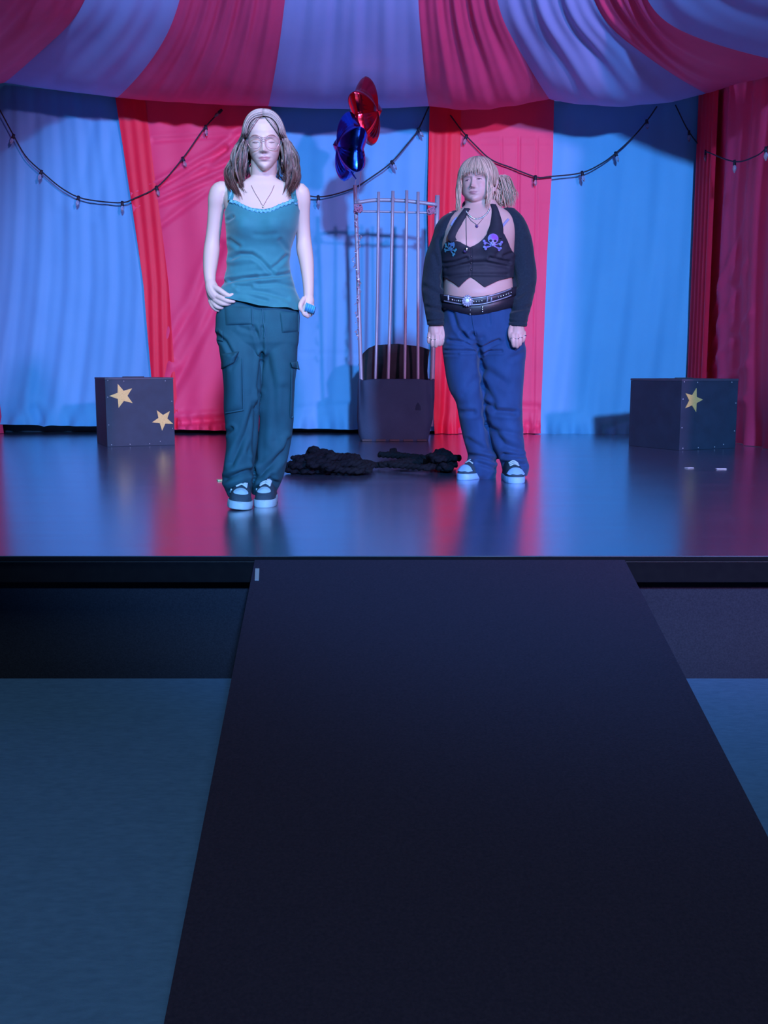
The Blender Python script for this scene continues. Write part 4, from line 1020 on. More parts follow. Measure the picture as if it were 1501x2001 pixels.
# cargo trousers
HP = Loft([(583, 436, 577, .098, .104), (600, 427, 584, .112, .116), (620, 423, 586, .122, .130), (645, 422, 585, .122, .138), (670, 426, 583, .118, .135), (690, 434, 577, .090, .105), (705, 445, 570, .05, .06)], Y1 + 0.01)
LL = [(640, 425, 508, .21, .01), (680, 429, 511, .21, -.01), (720, 435, 512, .205, -.02), (760, 438, 511, .20, -.02), (800, 438, 509, .20, -.015), (835, 442, 506, .195, -.01), (870, 443, 503, .20, 0), (900, 441, 499, .21, .0), (925, 437, 496, .22, .01), (943, 436, 493, .215, .02), (958, 444, 491, .19, .04), (968, 449, 489, .17, .055)]
RL = [(640, 506, 584, .21, .01), (680, 511, 581, .21, .02), (720, 512, 579, .205, .03), (760, 512, 575, .20, .05), (800, 511, 572, .20, .07), (835, 508, 570, .195, .10), (870, 503, 568, .20, .12), (900, 498, 563, .21, .13), (925, 495, 555, .215, .13), (945, 493, 546, .20, .15), (957, 492, 540, .18, .16), (965, 492, 537, .17, .165)]
VT, FT = voxel([HP.solid(80, 60), legloft(LL, Y1), legloft(RL, Y1)], 0.0042, 4)
N = vnormals(VT, FT); px, py = proj(VT)
VT = VT + N * (0.004 * np.clip((py - 640) / 150, .3, 1) * waves(np.stack([px, py * .8, VT[:, 1] * 300], 1) / 446, 32, 8, 9))[:, None]
cr = [([(512, 640), (514, 680), (511, 698)], 3, .006), ([(511, 694), (506, 760), (505, 800)], 4, .012), ([(508, 770), (500, 850), (496, 940)], 4.5, .016),
      ([(498, 790), (480, 850), (452, 905)], 6, .013), ([(500, 800), (488, 880)], 6, .010), ([(440, 936), (470, 926), (498, 917)], 5, .018), ([(505, 930), (535, 905), (560, 880), (566, 862)], 6, .016), ([(510, 955), (530, 930)], 5, .010), ([(545, 945), (528, 938)], 4, .012),
      ([(443, 845), (452, 838)], 4, .012), ([(452, 720), (462, 700)], 3, .005), ([(496, 640), (505, 660), (512, 690)], 4, .007), ([(520, 700), (535, 760), (540, 860)], 8, .008), ([(555, 760), (552, 850)], 8, .006), ([(450, 960), (480, 948)], 4, .008),
      ([(424, 655), (440, 668), (452, 690)], 4, .008), ([(470, 640), (500, 650)], 4, .004), ([(515, 612), (514, 640)], 2, .004)]
VT = crease(VT, N, cr); N = vnormals(VT, FT)
pt = part('cargo_trousers', VT, FT, M['cargo'], p1); tP = bvh(VT, FT)
def patch(quad, lift, thick, trees, Yd, nu=22, nv=22, bulge=0.0, roundc=0.0):
    """raised cloth piece over the pixel quad (tl, tr, br, bl), following the surface below"""
    tl, tr_, br, bl = [np.array(q, float) for q in quad]; G_ = []
    for j in range(nv):
        for i in range(nu):
            u, v = i / (nu - 1), j / (nv - 1)
            q = tl * (1 - u) * (1 - v) + tr_ * u * (1 - v) + br * u * v + bl * (1 - u) * v
            e = min(u, 1 - u, v, 1 - v); l = lift + thick * min(1, e * 9) ** .5 + bulge * math.sin(PI * u) * math.sin(PI * v)
            G_.append(onbody(q[0], q[1], l if e > 0 else 0.0, trees, Yd))
    V = np.array(G_).reshape(nv, nu, 3)
    for k in range(2): V[1:-1, 1:-1] = (V[:-2, 1:-1] + V[2:, 1:-1] + V[1:-1, :-2] + V[1:-1, 2:] + 2 * V[1:-1, 1:-1]) / 6
    return V.reshape(-1, 3), gridf(nu, nv)[:, ::-1]
for nm, qd, l, th_, bg in [('hip_pocket', [(438, 598), (492, 600), (494, 634), (441, 636)], .003, .006, .004), ('hip_pocket', [(546, 608), (583, 609), (583, 648), (551, 651)], .003, .006, .003),
                      ('cargo_pocket', [(440, 712), (474, 700), (476, 802), (439, 808)], .004, .009, .010), ('cargo_pocket', [(569, 718), (577, 716), (573, 815), (566, 818)], .004, .010, .006)]:
    V, F = patch(qd, l, th_, [tP], Y1, bulge=bg); pk = part(nm, V, F, M['cargo'], pt)
    tl, tr_, br, bl = qd
    if nm == 'cargo_pocket':
        V, F = strip([(tl[0] + 1, bl[1] - 1), (br[0] - 1, br[1] - 1)], 1.3, .012, [tP], Y1, n=14); part('seam', V, F, M['seam'], pk)
    V, F = strip([tr_, br], .9, .010, [tP], Y1, n=14); part('seam', V, F, M['seam'], pk)
V, F = patch([(432, 692), (468, 686), (458, 710), (432, 722)], .014, .010, [tP], Y1, bulge=.008); part('pocket_flap', V, F, M['cargo'], pt)
V, F = patch([(567, 708), (582, 706), (586, 723), (570, 718)], .014, .012, [tP], Y1, bulge=.008); part('pocket_flap', V, F, M['cargo'], pt)
V, F = patch([(426, 642), (436, 646), (436, 668), (424, 666)], .006, .010, [tP], Y1, bulge=.008); part('pocket_flap', V, F, M['cargo'], pt)
V, F = strip([(513, 604), (514, 625), (518, 645), (516, 660)], 1.2, .003, [tP], Y1, n=20); part('fly_seam', V, F, M['seam'], pt)

# shoes
def shoe(parent, toe, heel_dir, L, Wd, pitch, roll, sole_m, kind, zlift=0.0):
    """low sneaker: toe = ground point under the toe tip, heel_dir = unit vector towards the heel; returns nothing"""
    hd_ = np.array(heel_dir, float); hd_ /= np.linalg.norm(hd_); sd = np.array([-hd_[1], hd_[0], 0.0]); up = np.array([0, 0, 1.0])
    if sd[0] < 0: sd = -sd
    cp, sp = math.cos(pitch), math.sin(pitch); hd2 = hd_ * cp - up * sp; up2 = up * cp + hd_ * sp
    cr_, sr_ = math.cos(roll), math.sin(roll); sd2 = sd * cr_ + up2 * sr_; up3 = up2 * cr_ - sd * sr_
    def q(x, l, z): return toe + sd2 * x + hd2 * l + up3 * z + np.array([0, 0, zlift])
    def wid(l):
        s = l / L; return Wd / 2 * (np.interp(s, [0, .03, .08, .18, .32, .5, .7, .88, .97, 1], [.25, .55, .78, .96, 1.0, .88, .78, .76, .55, .2]))
    ls = np.concatenate([np.linspace(0, .1, 9), np.linspace(.13, .9, 22), np.linspace(.92, 1, 6)]) * L
    sole_h = 0.034; V = []
    prof = [(0.96, 0.0), (1.02, 0.004), (1.03, sole_h * .5), (1.0, sole_h - .002), (0.93, sole_h)]
    nn = len(ls)
    for f, z in prof:
        ring = [q(wid(l) * f, l, z) for l in ls] + [q(-wid(l) * f, l, z) for l in ls[::-1]]; V += ring
    n = 2 * nn; F = gridf(n, len(prof), True).tolist(); F.append(list(range(n))[::-1]); F.append([(len(prof) - 1) * n + i for i in range(n)])
    so_V, so_F = V, F
    hs = np.interp(ls / L, [0, .04, .12, .25, .42, .6, .8, 1], [.001, .022, .042, .055, .075, .085, .08, .075])
    V = []; m = 16
    for i, l in enumerate(ls):
        w_, h = wid(l) * .94, hs[i]
        for j in range(m):
            a = PI * j / (m - 1); V.append(q(w_ * math.cos(a) * (abs(math.sin(a)) ** .05 if 0 < j < m - 1 else 1), l, sole_h - .004 + h * math.sin(a) ** .75))
    F = gridf(m, nn).tolist(); F.append(list(range(m))); F.append([(nn - 1) * m + j for j in range(m)][::-1])
    up_ = part('shoe', V, F, M['shoe'], parent)
    part('sole', so_V, so_F, sole_m, up_, 'pale rubber sole')
    def top(x, l):
        w_ = wid(l) * .94; h = np.interp(l, ls, hs); c = min(abs(x) / w_, .98); return q(x, l, sole_h - .004 + h * math.sqrt(1 - c * c) ** .75 + .003)
    if kind == 'patch':
        V = []; k = 24
        for r_i in (0, .5, 1):
            for j in range(k):
                a = 2 * PI * j / k; V.append(top(Wd * .30 * r_i * math.cos(a), L * (.155 + .085 * r_i * math.sin(a))) + up3 * (.003 * (1 - r_i)))
        part('toe_patch', V, gridf(k, 3, True), M['patch1'], up_, 'pale suede toe patch')
        V_ = MB()
        for j in range(4):
            l = L * (.29 + .06 * j)
            for s in (-1, 1):
                P = [top(s * .024, l) + up3 * .002, top(0, l + L * .025) + up3 * .005, top(-s * .024, l + L * .05) + up3 * .002]
                v, f = tube(catmull(P, 8), 0.0042, 6); V_.add(v, f)
        part('shoe_lace', V_.V(), V_.f, M['lace1'], up_)
        v, f = tube(catmull([top(-wid(L * .3) * .8, L * .36), top(-wid(L * .4) * .9, L * .45), top(-wid(L * .5) * .85, L * .55)], 10), .004, 6); part('side_stripe', v, f, M['lace1'], up_)
    else:
        V = []; k = 20
        for r_i in (0, .5, 1):
            for j in range(k):
                a = PI * j / (k - 1); V.append(top(Wd * .46 * math.cos(a) * (.4 + .6 * r_i), L * (.17 - .15 * r_i * math.sin(a))) + up3 * .002)
        part('toe_cap', V, gridf(k, 3), sole_m, up_, 'pale rubber toe cap')
        V_ = MB()
        for j in range(3):
            l = L * (.30 + .06 * j); v, f = tube(catmull([top(-.026, l), top(0, l) + up3 * .004, top(.026, l)], 8), 0.004, 6); V_.add(v, f)
        part('shoe_lace', V_.V(), V_.f, M['lace1'], up_)
gA = G(467, 999, Z0); gB = G(514, 992.5, Z0)
shoe(p1, gA + [0, 0.004, 0], (-0.10, 1, 0), 0.262, 0.108, math.radians(0), math.radians(-6), M['sole'], 'patch', zlift=0.0065)
shoe(p1, gB, (0.02, 1, 0), 0.262, 0.100, 0, 0, M['sole'], 'patch')

# the cloth in the hand
V = []; nu, nv = 14, 12
ctr = S1(606, 603, -.06)
qd = [(598, 591), (616, 598), (612, 613), (595, 607)]
for j in range(nv):
    for i in range(nu):
        u, v = i / (nu - 1), j / (nv - 1); a, b, c_, d_ = [np.array(q, float) for q in qd]
        q = a * (1 - u) * (1 - v) + b * u * (1 - v) + c_ * u * v + d_ * (1 - u) * v
        V.append(S1(q[0], q[1], -.068 - .008 * math.sin(u * 14 + v * 1.0) - .012 * math.sin(PI * v)))
V = np.array(V); V2 = V + [0.002, .022, -.003]; g = gridf(nu, nv); rim = [i for i in range(nu)] + [j * nu + nu - 1 for j in range(1, nv)] + [(nv - 1) * nu + i for i in range(nu - 2, -1, -1)] + [j * nu for j in range(nv - 2, 0, -1)]
F = g[:, ::-1].tolist() + (g + nu * nv).tolist() + [[a, b, b + nu * nv, a + nu * nv] for a, b in zip(rim, rim[1:] + rim[:1])]
single('cloth', np.vstack([V, V2]), F, M['cloth1'], 'small folded light teal cloth held in the hand of the walking person', 'cloth')
# ================================================================== person standing in the black cardigan
rB = random.Random(23)
Y2 = G(960, 940, Z0)[1] + 0.16
def S2(px, py, dy=0.0): return W(px, py, Y2 + dy)
p2 = thing('person', [S2(950, 940)[0], Y2, Z0], 'person with a blonde fringe in a black cardigan, studded belt and blue jeans, standing still', 'person')
T2 = Loft([(392, 912, 968, .06, .075), (402, 908, 974, .07, .085), (410, 898, 986, .085, .10), (418, 884, 998, .10, .115), (428, 872, 1006, .115, .125), (442, 866, 1008, .135, .13), (458, 863, 1007, .150, .13), (476, 861, 1005, .162, .13),
           (492, 861, 1004, .165, .13), (508, 863, 1003, .155, .13), (524, 866, 1001, .15, .13), (540, 868, 1000, .155, .13), (556, 867, 1001, .165, .135), (572, 866, 1003, .172, .14), (590, 865, 1004, .172, .15), (612, 864, 1006, .165, .16), (640, 864, 1010, .15, .165)], Y2)
def bust2(x, z):
    zc = S2(925, 484)[2]; cx = S2(925, 484)[0]
    return 0.045 * (np.exp(-((x - cx - 0.100) / 0.072) ** 2) + np.exp(-((x - cx + 0.095) / 0.072) ** 2)) * np.exp(-((z - zc) / 0.072) ** 2) + 0.012 * np.exp(-((x - cx) / .12) ** 2) * np.exp(-((z - S2(925, 575)[2]) / .05) ** 2)
T2.extra = bust2
H2 = Head(S2(925.5, 393, -0.085), math.radians(-24), math.radians(-2), math.radians(-2), 1.03, wide=1.16, full=0.013)
pieces = [T2.solid(96, 120, z0=S2(0, 606)[2])] + H2.solid()
pieces.append(capsule([S2(938, 420, .03), S2(936, 404, .02), S2(934, 388, .005), S2(934, 372, .0)], [.074, .070, .072, .070], 28))
for k in (-1, 1): pieces.append(capsule([S2(930 + k * 6, 424, -.07), S2(932 + k * 28, 420, -.062), S2(936 + k * 56, 417, -.02)], [.008, .008, .009], 10))
armL = ([(886, 432, .01), (872, 446, .01), (862, 470, .02), (852, 510, .03), (846, 545, .03), (845, 580, .01), (848, 612, -.01), (851, 634, -.02)], [.030, .040, .046, .046, .044, .040, .036, .033])
armR = ([(992, 426, .01), (1008, 440, .01), (1014, 466, .02), (1019, 510, .03), (1022, 545, .01), (1020, 580, -.04), (1014, 612, -.09), (1011, 636, -.12)], [.030, .040, .046, .046, .044, .040, .036, .033])
for P, R in (armL, armR): pieces.append(capsule([S2(*p) for p in P], R, 28))
hand = [([(851, 632, -.02), (851, 641, -.025), (852, 650, -.03), (853, 658, -.03)], [.032, .040, .042, .034]),
        ([(863, 641, -.045), (866, 652, -.055), (866, 664, -.055), (864, 672, -.048)], [.014, .0135, .012, .0095]),
        ([(860, 655, -.055), (861, 665, -.062), (860, 673, -.052), (857, 673, -.036)], [.0135, .0125, .011, .009]),
        ([(853, 657, -.058), (853, 668, -.064), (852, 676, -.052), (850, 675, -.036)], [.0138, .0125, .011, .009]),
        ([(846, 656, -.05), (845, 667, -.056), (845, 675, -.046), (844, 673, -.03)], [.0132, .012, .0105, .0088]),
        ([(839.5, 652, -.04), (838, 662, -.044), (838.5, 669, -.036), (839, 667, -.02)], [.0115, .0105, .0095, .008])]
for P, R in hand: pieces.append(capsule([S2(*p) for p in P], R, 14, 5))
hand2 = [([(1011, 634, -0.125), (1011, 643, -0.140), (1011, 652, -0.150), (1010, 658, -0.150)], [.032, .039, .042, .034]),
         ([(999, 640, -0.155), (997, 651, -0.170), (999, 662, -0.175), (1003, 670, -0.171)], [.0145, .0135, .012, .0095]),
         ([(1002, 655, -0.180), (1002.5, 666, -0.187), (1004, 675, -0.177), (1006, 676, -0.160)], [.0138, .0128, .011, .009]),
         ([(1009.5, 656, -0.183), (1010, 667, -0.189), (1010.5, 677, -0.177), (1011, 676, -0.160)], [.0138, .0128, .011, .009]),
         ([(1017, 655, -0.175), (1017, 665, -0.181), (1016, 673, -0.171), (1016, 672, -0.153)], [.0132, .012, .0105, .0088]),
         ([(1024, 650, -0.160), (1024, 659, -0.165), (1022, 666, -0.157), (1021, 665, -0.141)], [.0115, .0108, .0098, .008])]
for P, R in hand2: pieces.append(capsule([S2(*p) for p in P], R, 14, 5))
pieces.append(capsule([S2(905, 640, .02), S2(905, 720, .02), S2(920, 790, .02), S2(935, 860, .04), S2(940, 922, .06)], [.085, .075, .055, .050, .040], 24))
pieces.append(capsule([S2(975, 640, .02), S2(982, 720, .02), S2(986, 790, .02), S2(998, 860, .02), S2(1006, 925, .02)], [.085, .075, .055, .050, .040], 24))
VB2, FB2 = voxel(pieces, 0.0034, 2)
tB2 = bvh(VB2, FB2)
C2 = skin_colors(VB2, H2, (0.62, 0.40, 0.37), (0.46, 0.21, 0.24), (0.60, 0.27, 0.27))
part('body', VB2, FB2, M['skin2'], p2, cols=C2)
for k in (-1, 1):
    V, F = ribbon_on_face(H2, [(k * 0.0185, .1075), (k * 0.025, .1095), (k * 0.032, .1100), (k * 0.040, .1085), (k * 0.0465, .106)], 0.0020, 0.0008); part('eyelash', V, F, M['lash'], p2)
    V, F = ball(H2.face(np.array(k * 0.031), np.array(.1070), -.0008), np.array([.0042, .0022, .0026]), 10, 6); part('eye', V, F, M['gem'], p2)
    V, F = ribbon_on_face(H2, [(k * 0.014, 0.1245), (k * 0.024, 0.1275), (k * 0.035, 0.1285), (k * 0.047, 0.125)], 0.0020, -0.0006); part('eyebrow', V, F, M['brow2'], p2)
# nose ring
V, F = tube(H2.w(np.array([[-.012 + .004 * math.cos(a), .096, .064 + .004 * math.sin(a)] for a in np.linspace(0, 2 * PI, 12)])), .0009, 5, caps=False); part('nose_ring', V, F, M['metal'], p2)

# waistcoat: halter with a deep neckline and a pointed hem
def zpoly2(th, pts, off):
    pts = np.array(pts, float); z = np.full(len(th), S2(0, pts[:, 1].mean())[2])
    for it in range(10):
        P = T2.at(th, z, off); px, py = proj(P); z = z + (py - np.interp(px, pts[:, 0], pts[:, 1])) / 362.0 * 0.85
    return z
nT = 320; th = np.linspace(0, 2 * PI, nT, endpoint=False); front = np.sin(th) > -0.02; off = 0.009
nf = [(855, 500), (862, 492), (868, 478), (872, 472), (893, 471), (900, 473), (906, 477), (913, 480), (918, 483), (926, 480), (936, 474), (945, 466), (953, 455), (985, 456), (989, 464), (993, 474), (1000, 490), (1010, 500)]
hf = [(855, 540), (873, 543), (885, 551), (897.6, 561), (905, 553), (913, 546), (920.7, 541), (930, 547), (940, 555), (948, 561), (958, 556), (975, 548), (998, 542), (1010, 541)]
ztop = np.where(front, zpoly2(th, nf, off), zpoly2(th, [(850, 500), (1010, 500)], off)); zbot = np.where(front, zpoly2(th, hf, off), zpoly2(th, [(850, 541), (1010, 541)], off))
mT = 110; t = np.linspace(0, 1, mT)[:, None]; Zg = zbot[None] * (1 - t) + ztop[None] * t; TH = np.repeat(th[None], mT, 0)
V = T2.at(TH.ravel(), Zg.ravel(), off + 0 * TH.ravel()); F = gridf(nT, mT, True); N = vnormals(V, F)
if (N[:, 1] * np.sin(TH.ravel())).sum() > 0: F = F[:, ::-1]; N = -N
items = [([(868, 515), (890, 512), (912, 505)], 3, .008), ([(995, 512), (975, 508), (958, 504)], 3, .008), ([(872, 525), (900, 518), (925, 514), (950, 513), (990, 520)], 4, .008), ([(999, 495), (985, 500)], 3, .006), ([(921, 486), (922, 515), (920.5, 540)], 1.5, .003),
         ([(875, 541), (920, 536), (990, 537)], 3, .005), ([(985, 478), (970, 500)], 4, .004)]
V = crease(V, N, items)
vs = part('waistcoat', V, F, M['vest'], p2, 'black halter waistcoat'); tV = bvh(V, F)
V, F = strip([(889, 471, 7), (887, 466, 10.5), (887, 461, 11.5), (890, 452, 10.5), (895, 440, 9), (901, 428, 7.5), (908, 417, 6.5), (914, 408, 6)], 6, .007, [tB2], Y2, [S2(909, 403, .03), S2(912, 397, .075), S2(924, 393, .115), S2(936, 391, .125)]); part('halter_strap', V, F, M['vest'], vs)
V, F = strip([(967, 464, 13), (968, 457, 15), (970, 445, 13), (970, 432, 10.5), (969, 420, 8), (967, 408, 6), (963, 399, 5)], 6, .007, [tB2], Y2, [S2(964, 397, .05), S2(958, 394, .095), S2(946, 391, .12), S2(936, 391, .125)]); part('halter_strap', V, F, M['vest'], vs)
for y in (501, 514, 527):
    V, F = ball(onbody(921, y, .003, [tV], Y2), (.006, .003, .006), 10, 6); part('button', V, F, M['belt'], vs)
# skull and crossbones prints
def print_poly(mb, pts, mi, lift):
    c = np.mean(pts, 0); P = [onbody(x, y, lift, [tV], Y2) for x, y in pts]; mid = [onbody(c[0] + (x - c[0]) * .5, c[1] + (y - c[1]) * .5, lift + .0006, [tV], Y2) for x, y in pts]; k = len(P)
    V = P + mid + [onbody(c[0], c[1], lift + .0008, [tV], Y2)]
    F = [[i, (i + 1) % k, (i + 1) % k + k, i + k] for i in range(k)] + [[i + k, (i + 1) % k + k, 2 * k] for i in range(k)]
    mb.add(V, F, mi)
def skull(cx, cy, s, rot, sx, m):
    ca, sa = math.cos(rot), math.sin(rot); f = lambda x, y: (cx + sx * s * (x * ca - y * sa), cy + s * (x * sa + y * ca)); mb = MB()
    for sg in (-1, 1):
        b = [(-1.55 * sg, .25), (-1.35 * sg, .55), (1.15 * sg, 1.55), (1.35 * sg, 1.25)]; print_poly(mb, [f(*q) for q in b], 0, .006)
        for ex, ey in ((-1.65 * sg, .2), (-1.45 * sg, .65), (1.25 * sg, 1.65), (1.5 * sg, 1.3)):
            print_poly(mb, [f(ex + .26 * math.cos(a), ey + .26 * math.sin(a)) for a in np.linspace(0, 2 * PI, 9)[:-1]], 0, .0062)
    print_poly(mb, [f(1.0 * math.cos(a), -.35 + .95 * math.sin(a)) for a in np.linspace(0, 2 * PI, 25)[:-1]], 0, .007)
    print_poly(mb, [f(*q) for q in ((-.5, .3), (.5, .3), (.45, 1.0), (.2, 1.08), (-.2, 1.08), (-.45, 1.0))], 0, .0072)
    for ex in (-.42, .42): print_poly(mb, [f(ex + .28 * math.cos(a), .05 + .24 * math.sin(a)) for a in np.linspace(0, 2 * PI, 11)[:-1]], 1, .0086)
    print_poly(mb, [f(0, .28), f(.13, .52), f(-.13, .52)], 1, .0088)
    for ex in (-.2, .05, .28): print_poly(mb, [f(ex - .03, .72), f(ex + .03, .72), f(ex + .03, 1.02), f(ex - .03, 1.02)], 1, .0088)
    part('skull_print', mb.V(), mb.f, [m, M['hole']], vs, 'shiny skull and crossbones print', smooth=False, mi=mb.m)
skull(963.5, 470, 10.5, math.radians(4), 1.0, M['iri2'])
skull(881.5, 481, 9.0, math.radians(20), 0.72, M['iri1'])
# pale shoulder bands (bra straps) and cord pendant
V, F = strip([(981, 444), (986, 437), (994, 428)], 2.2, .004, [tB2], Y2, n=14); part('bra_strap', V, F, M['tattoo'], p2)
V, F = strip([(882, 441), (886, 432), (893, 425)], 2.0, .004, [tB2], Y2, n=14); part('bra_strap', V, F, M['tattoo'], p2)
def chain(pts, r, nm, m, n=60, beads=None):
    P = np.array([onbody(x, y, .004, [tB2, tV], Y2) for x, y in catmull([[a, b, 0] for a, b in pts], n)[:, :2]]); mb = MB()
    if beads:
        for i in range(0, n, beads): v, f = ball(P[i], r * 2.0, 8, 5); mb.add(v, f)
    v, f = tube(P, r, 6); mb.add(v, f); return part(nm, mb.V(), mb.f, m, p2)
chain([(911, 413), (916, 420), (924, 426), (932, 428), (942, 425), (952, 417), (957, 408)], .0026, 'necklace', M['metal'], beads=2)
k_ = chain([(913, 420), (921, 431), (929, 437), (932, 440), (938, 434), (945, 426)], .0013, 'necklace', M['metal'])
V, F = ball(onbody(932, 442, .006, [tB2], Y2), (.008, .004, .009), 10, 7); part('pendant', V, F, M['gem'], k_)
k_ = chain([(911, 415), (911, 440), (911.5, 465), (912, 485)], .0016, 'cord_necklace', M['belt'])
V, F = ball(onbody(912, 487, .010, [tV, tB2], Y2), (.009, .007, .012), 10, 7); part('pendant', V, F, M['metal'], k_)
V, F = ball(onbody(909, 491, .008, [tV, tB2], Y2), (.011, .007, .008), 10, 7); part('pendant', V, F, M['gem'], k_)

# cardigan: two wide sleeves and a back
def sleeve(rows, Y):
    V, F = legloft([(y, a, b, d, dy) for y, a, b, d, dy in rows], Y); return V, F
SL = [(413, 884, 904, .10, .03), (418, 874, 902, .14, .025), (428, 862, 898, .17, .02), (442, 852, 893, .185, .02), (465, 843, 886, .19, .025), (490, 834.5, 880, .19, .03), (520, 827, 874, .185, .03), (545, 824, 870, .18, .03), (570, 825, 869.5, .18, .02), (598, 829, 869.5, .17, .0), (618, 833, 869, .15, -.015), (630, 836, 868.5, .13, -.02), (635, 836, 868, .128, -.02)]
SR = [(408, 982, 1003, .10, .03), (414, 980, 1012, .14, .025), (426, 984, 1023, .17, .02), (442, 988, 1032, .185, .02), (465, 990, 1038, .19, .025), (490, 992, 1043, .19, .03), (520, 996, 1047, .185, .03), (545, 998, 1048.5, .18, .015), (570, 997, 1046, .18, -.02), (598, 995, 1037.5, .17, -.065), (618, 992.5, 1032, .15, -.10), (632, 992, 1029.5, .13, -.12), (638, 992, 1029, .128, -.122)]
def backpanel():
    z0, z1 = S2(0, 575)[2], S2(0, 411)[2]; th = np.linspace(PI * 0.99, PI * 2.01, 60); zz = np.linspace(z0, z1, 50); Zg, TH = np.meshgrid(zz, th, indexing='ij')
    A = T2.at(TH.ravel(), Zg.ravel(), 0.030); B = T2.at(TH.ravel(), Zg.ravel(), 0.008); n = 60; m = 50; o = len(A)
    g = gridf(n, m); F = g.tolist() + (g[:, ::-1] + o).tolist(); rim = [i for i in range(n)] + [j * n + n - 1 for j in range(1, m)] + [(m - 1) * n + i for i in range(n - 2, -1, -1)] + [j * n for j in range(m - 2, 0, -1)]
    F += [[b, a, a + o, b + o] for a, b in zip(rim, rim[1:] + rim[:1])]; return np.vstack([A, B]), F
VC, FC = voxel([sleeve(SL, Y2), sleeve(SR, Y2), backpanel()], 0.0045, 4)
N = vnormals(VC, FC); px, py = proj(VC)
VC = VC + N * (0.004 * waves(np.stack([px, py, VC[:, 1] * 300], 1) / 362, 28, 8, 19))[:, None]
VC = crease(VC, N, [([(862, 470), (870, 520), (866, 560)], 5, .012), ([(850, 500), (862, 540)], 5, .006), ([(830, 560), (858, 575)], 5, .008), ([(835, 600), (866, 606)], 4, .010), ([(834, 628), (868, 626)], 2, .006),
                    ([(1000, 520), (1008, 560)], 5, .008), ([(1040, 560), (1012, 578)], 5, .008), ([(1033, 600), (998, 606)], 4, .010), ([(993, 628), (1030, 630)], 2, .006), ([(1030, 470), (1036, 520)], 6, .005)])
part('cardigan', VC, FC, M['cardi'], p2)

# belts
def band(top_pts, bot_pts, off, m, nm, parent, thick=0.006, lab=None):
    th = np.linspace(0, 2 * PI, 200, endpoint=False); fr = np.sin(th) > -0.02
    zt = np.where(fr, zpoly2(th, top_pts, off), 0); zb_ = np.where(fr, zpoly2(th, bot_pts, off), 0)
    zr, zl_ = zt[np.argmin(np.abs(th))], zt[100]; br_, bl_ = zb_[0], zb_[100]; s = (np.cos(th) + 1) / 2
    zt = np.where(fr, zt, zl_ + (zr - zl_) * s); zb_ = np.where(fr, zb_, bl_ + (br_ - bl_) * s)
    rows = [T2.at(th, zb_ , off - .002), T2.at(th, zb_, off + thick), T2.at(th, (zt + zb_) / 2, off + thick + .001), T2.at(th, zt, off + thick), T2.at(th, zt, off - .002)]
    return part(nm, np.concatenate(rows), gridf(200, 5, True), m, parent, lab)
lo = band([(860, 588), (900, 592), (930, 592), (960, 587), (1006, 572)], [(860, 601), (880, 605), (905, 612), (923, 616), (945, 614), (970, 608), (1006, 598)], .010, M['belt'], 'belt', p2, lab='wide plain black lower belt')
hi = band([(860, 574), (880, 577), (907, 581), (935, 580), (960, 576), (985, 568), (1006, 560)], [(860, 587), (880, 592), (907, 597), (935, 597), (960, 592), (985, 584), (1006, 577)], .018, M['belt'], 'studded_belt', p2, lab='black belt with silver edges and studs')
tH = bvh(np.array([v.co[:] for v in hi.data.vertices]) + origin_of(hi), [list(p.vertices) for p in hi.data.polygons])
tL = bvh(np.array([v.co[:] for v in lo.data.vertices]) + origin_of(lo), [list(p.vertices) for p in lo.data.polygons])
for pts in ([(868, 577), (880, 579), (907, 583), (935, 582), (960, 577.5), (985, 570), (999, 564)], [(868, 588), (880, 590.5), (907, 595), (935, 595), (960, 590), (985, 582.5), (999, 577)]):
    V, F = strip(pts, 1.0, .002, [tH], Y2, n=60); part('belt_edge', V, F, M['beltedge'], hi, 'silver edging')
for i, x in enumerate(list(range(884, 906, 4)) + [921, 926, 931, 936, 942] + list(range(974, 1000, 5))):
    yc = np.interp(x, [868, 907, 935, 960, 985, 999], [583.5, 589.5, 589, 584.5, 577, 571.5]); V, F = ball(onbody(x, yc, .003, [tH], Y2), .0048 if i % 3 else .0065, 8, 6); part('stud', V, F, M['metal'], hi)
# round buckle plate and keepers
c = onbody(913.5, 588, .006, [tH], Y2); mb = MB()
for r_, n_ in ((.026, 14), (.014, 8)):
    for j in range(n_): v, f = ball(c + [r_ * math.cos(j * 2 * PI / n_), -.002, r_ * math.sin(j * 2 * PI / n_)], .0058, 7, 5); mb.add(v, f)
v, f = ball(c, (.027, .005, .027), 20, 8); mb.add(v, f); part('buckle', mb.V(), mb.f, M['beltedge'], hi, 'round silver buckle plate')
for x, yc, hw in ((952, 586.5, 8), (960, 584.5, 9), (876, 585.5, 8)):
    V, F = strip([(x, yc - hw), (x + .5, yc), (x, yc + hw)], 1.5, .007, [tH], Y2, n=10); part('belt_keeper', V, F, M['beltedge'], hi)
for x, ys in ((919, (606, 614)), (943, (600, 604.5, 609))):
    for y in ys: V, F = ball(onbody(x, y, .003, [tL, tB2], Y2), (.0075, .004, .005) if x > 930 else .0048, 8, 6); part('stud', V, F, M['metal'], lo)

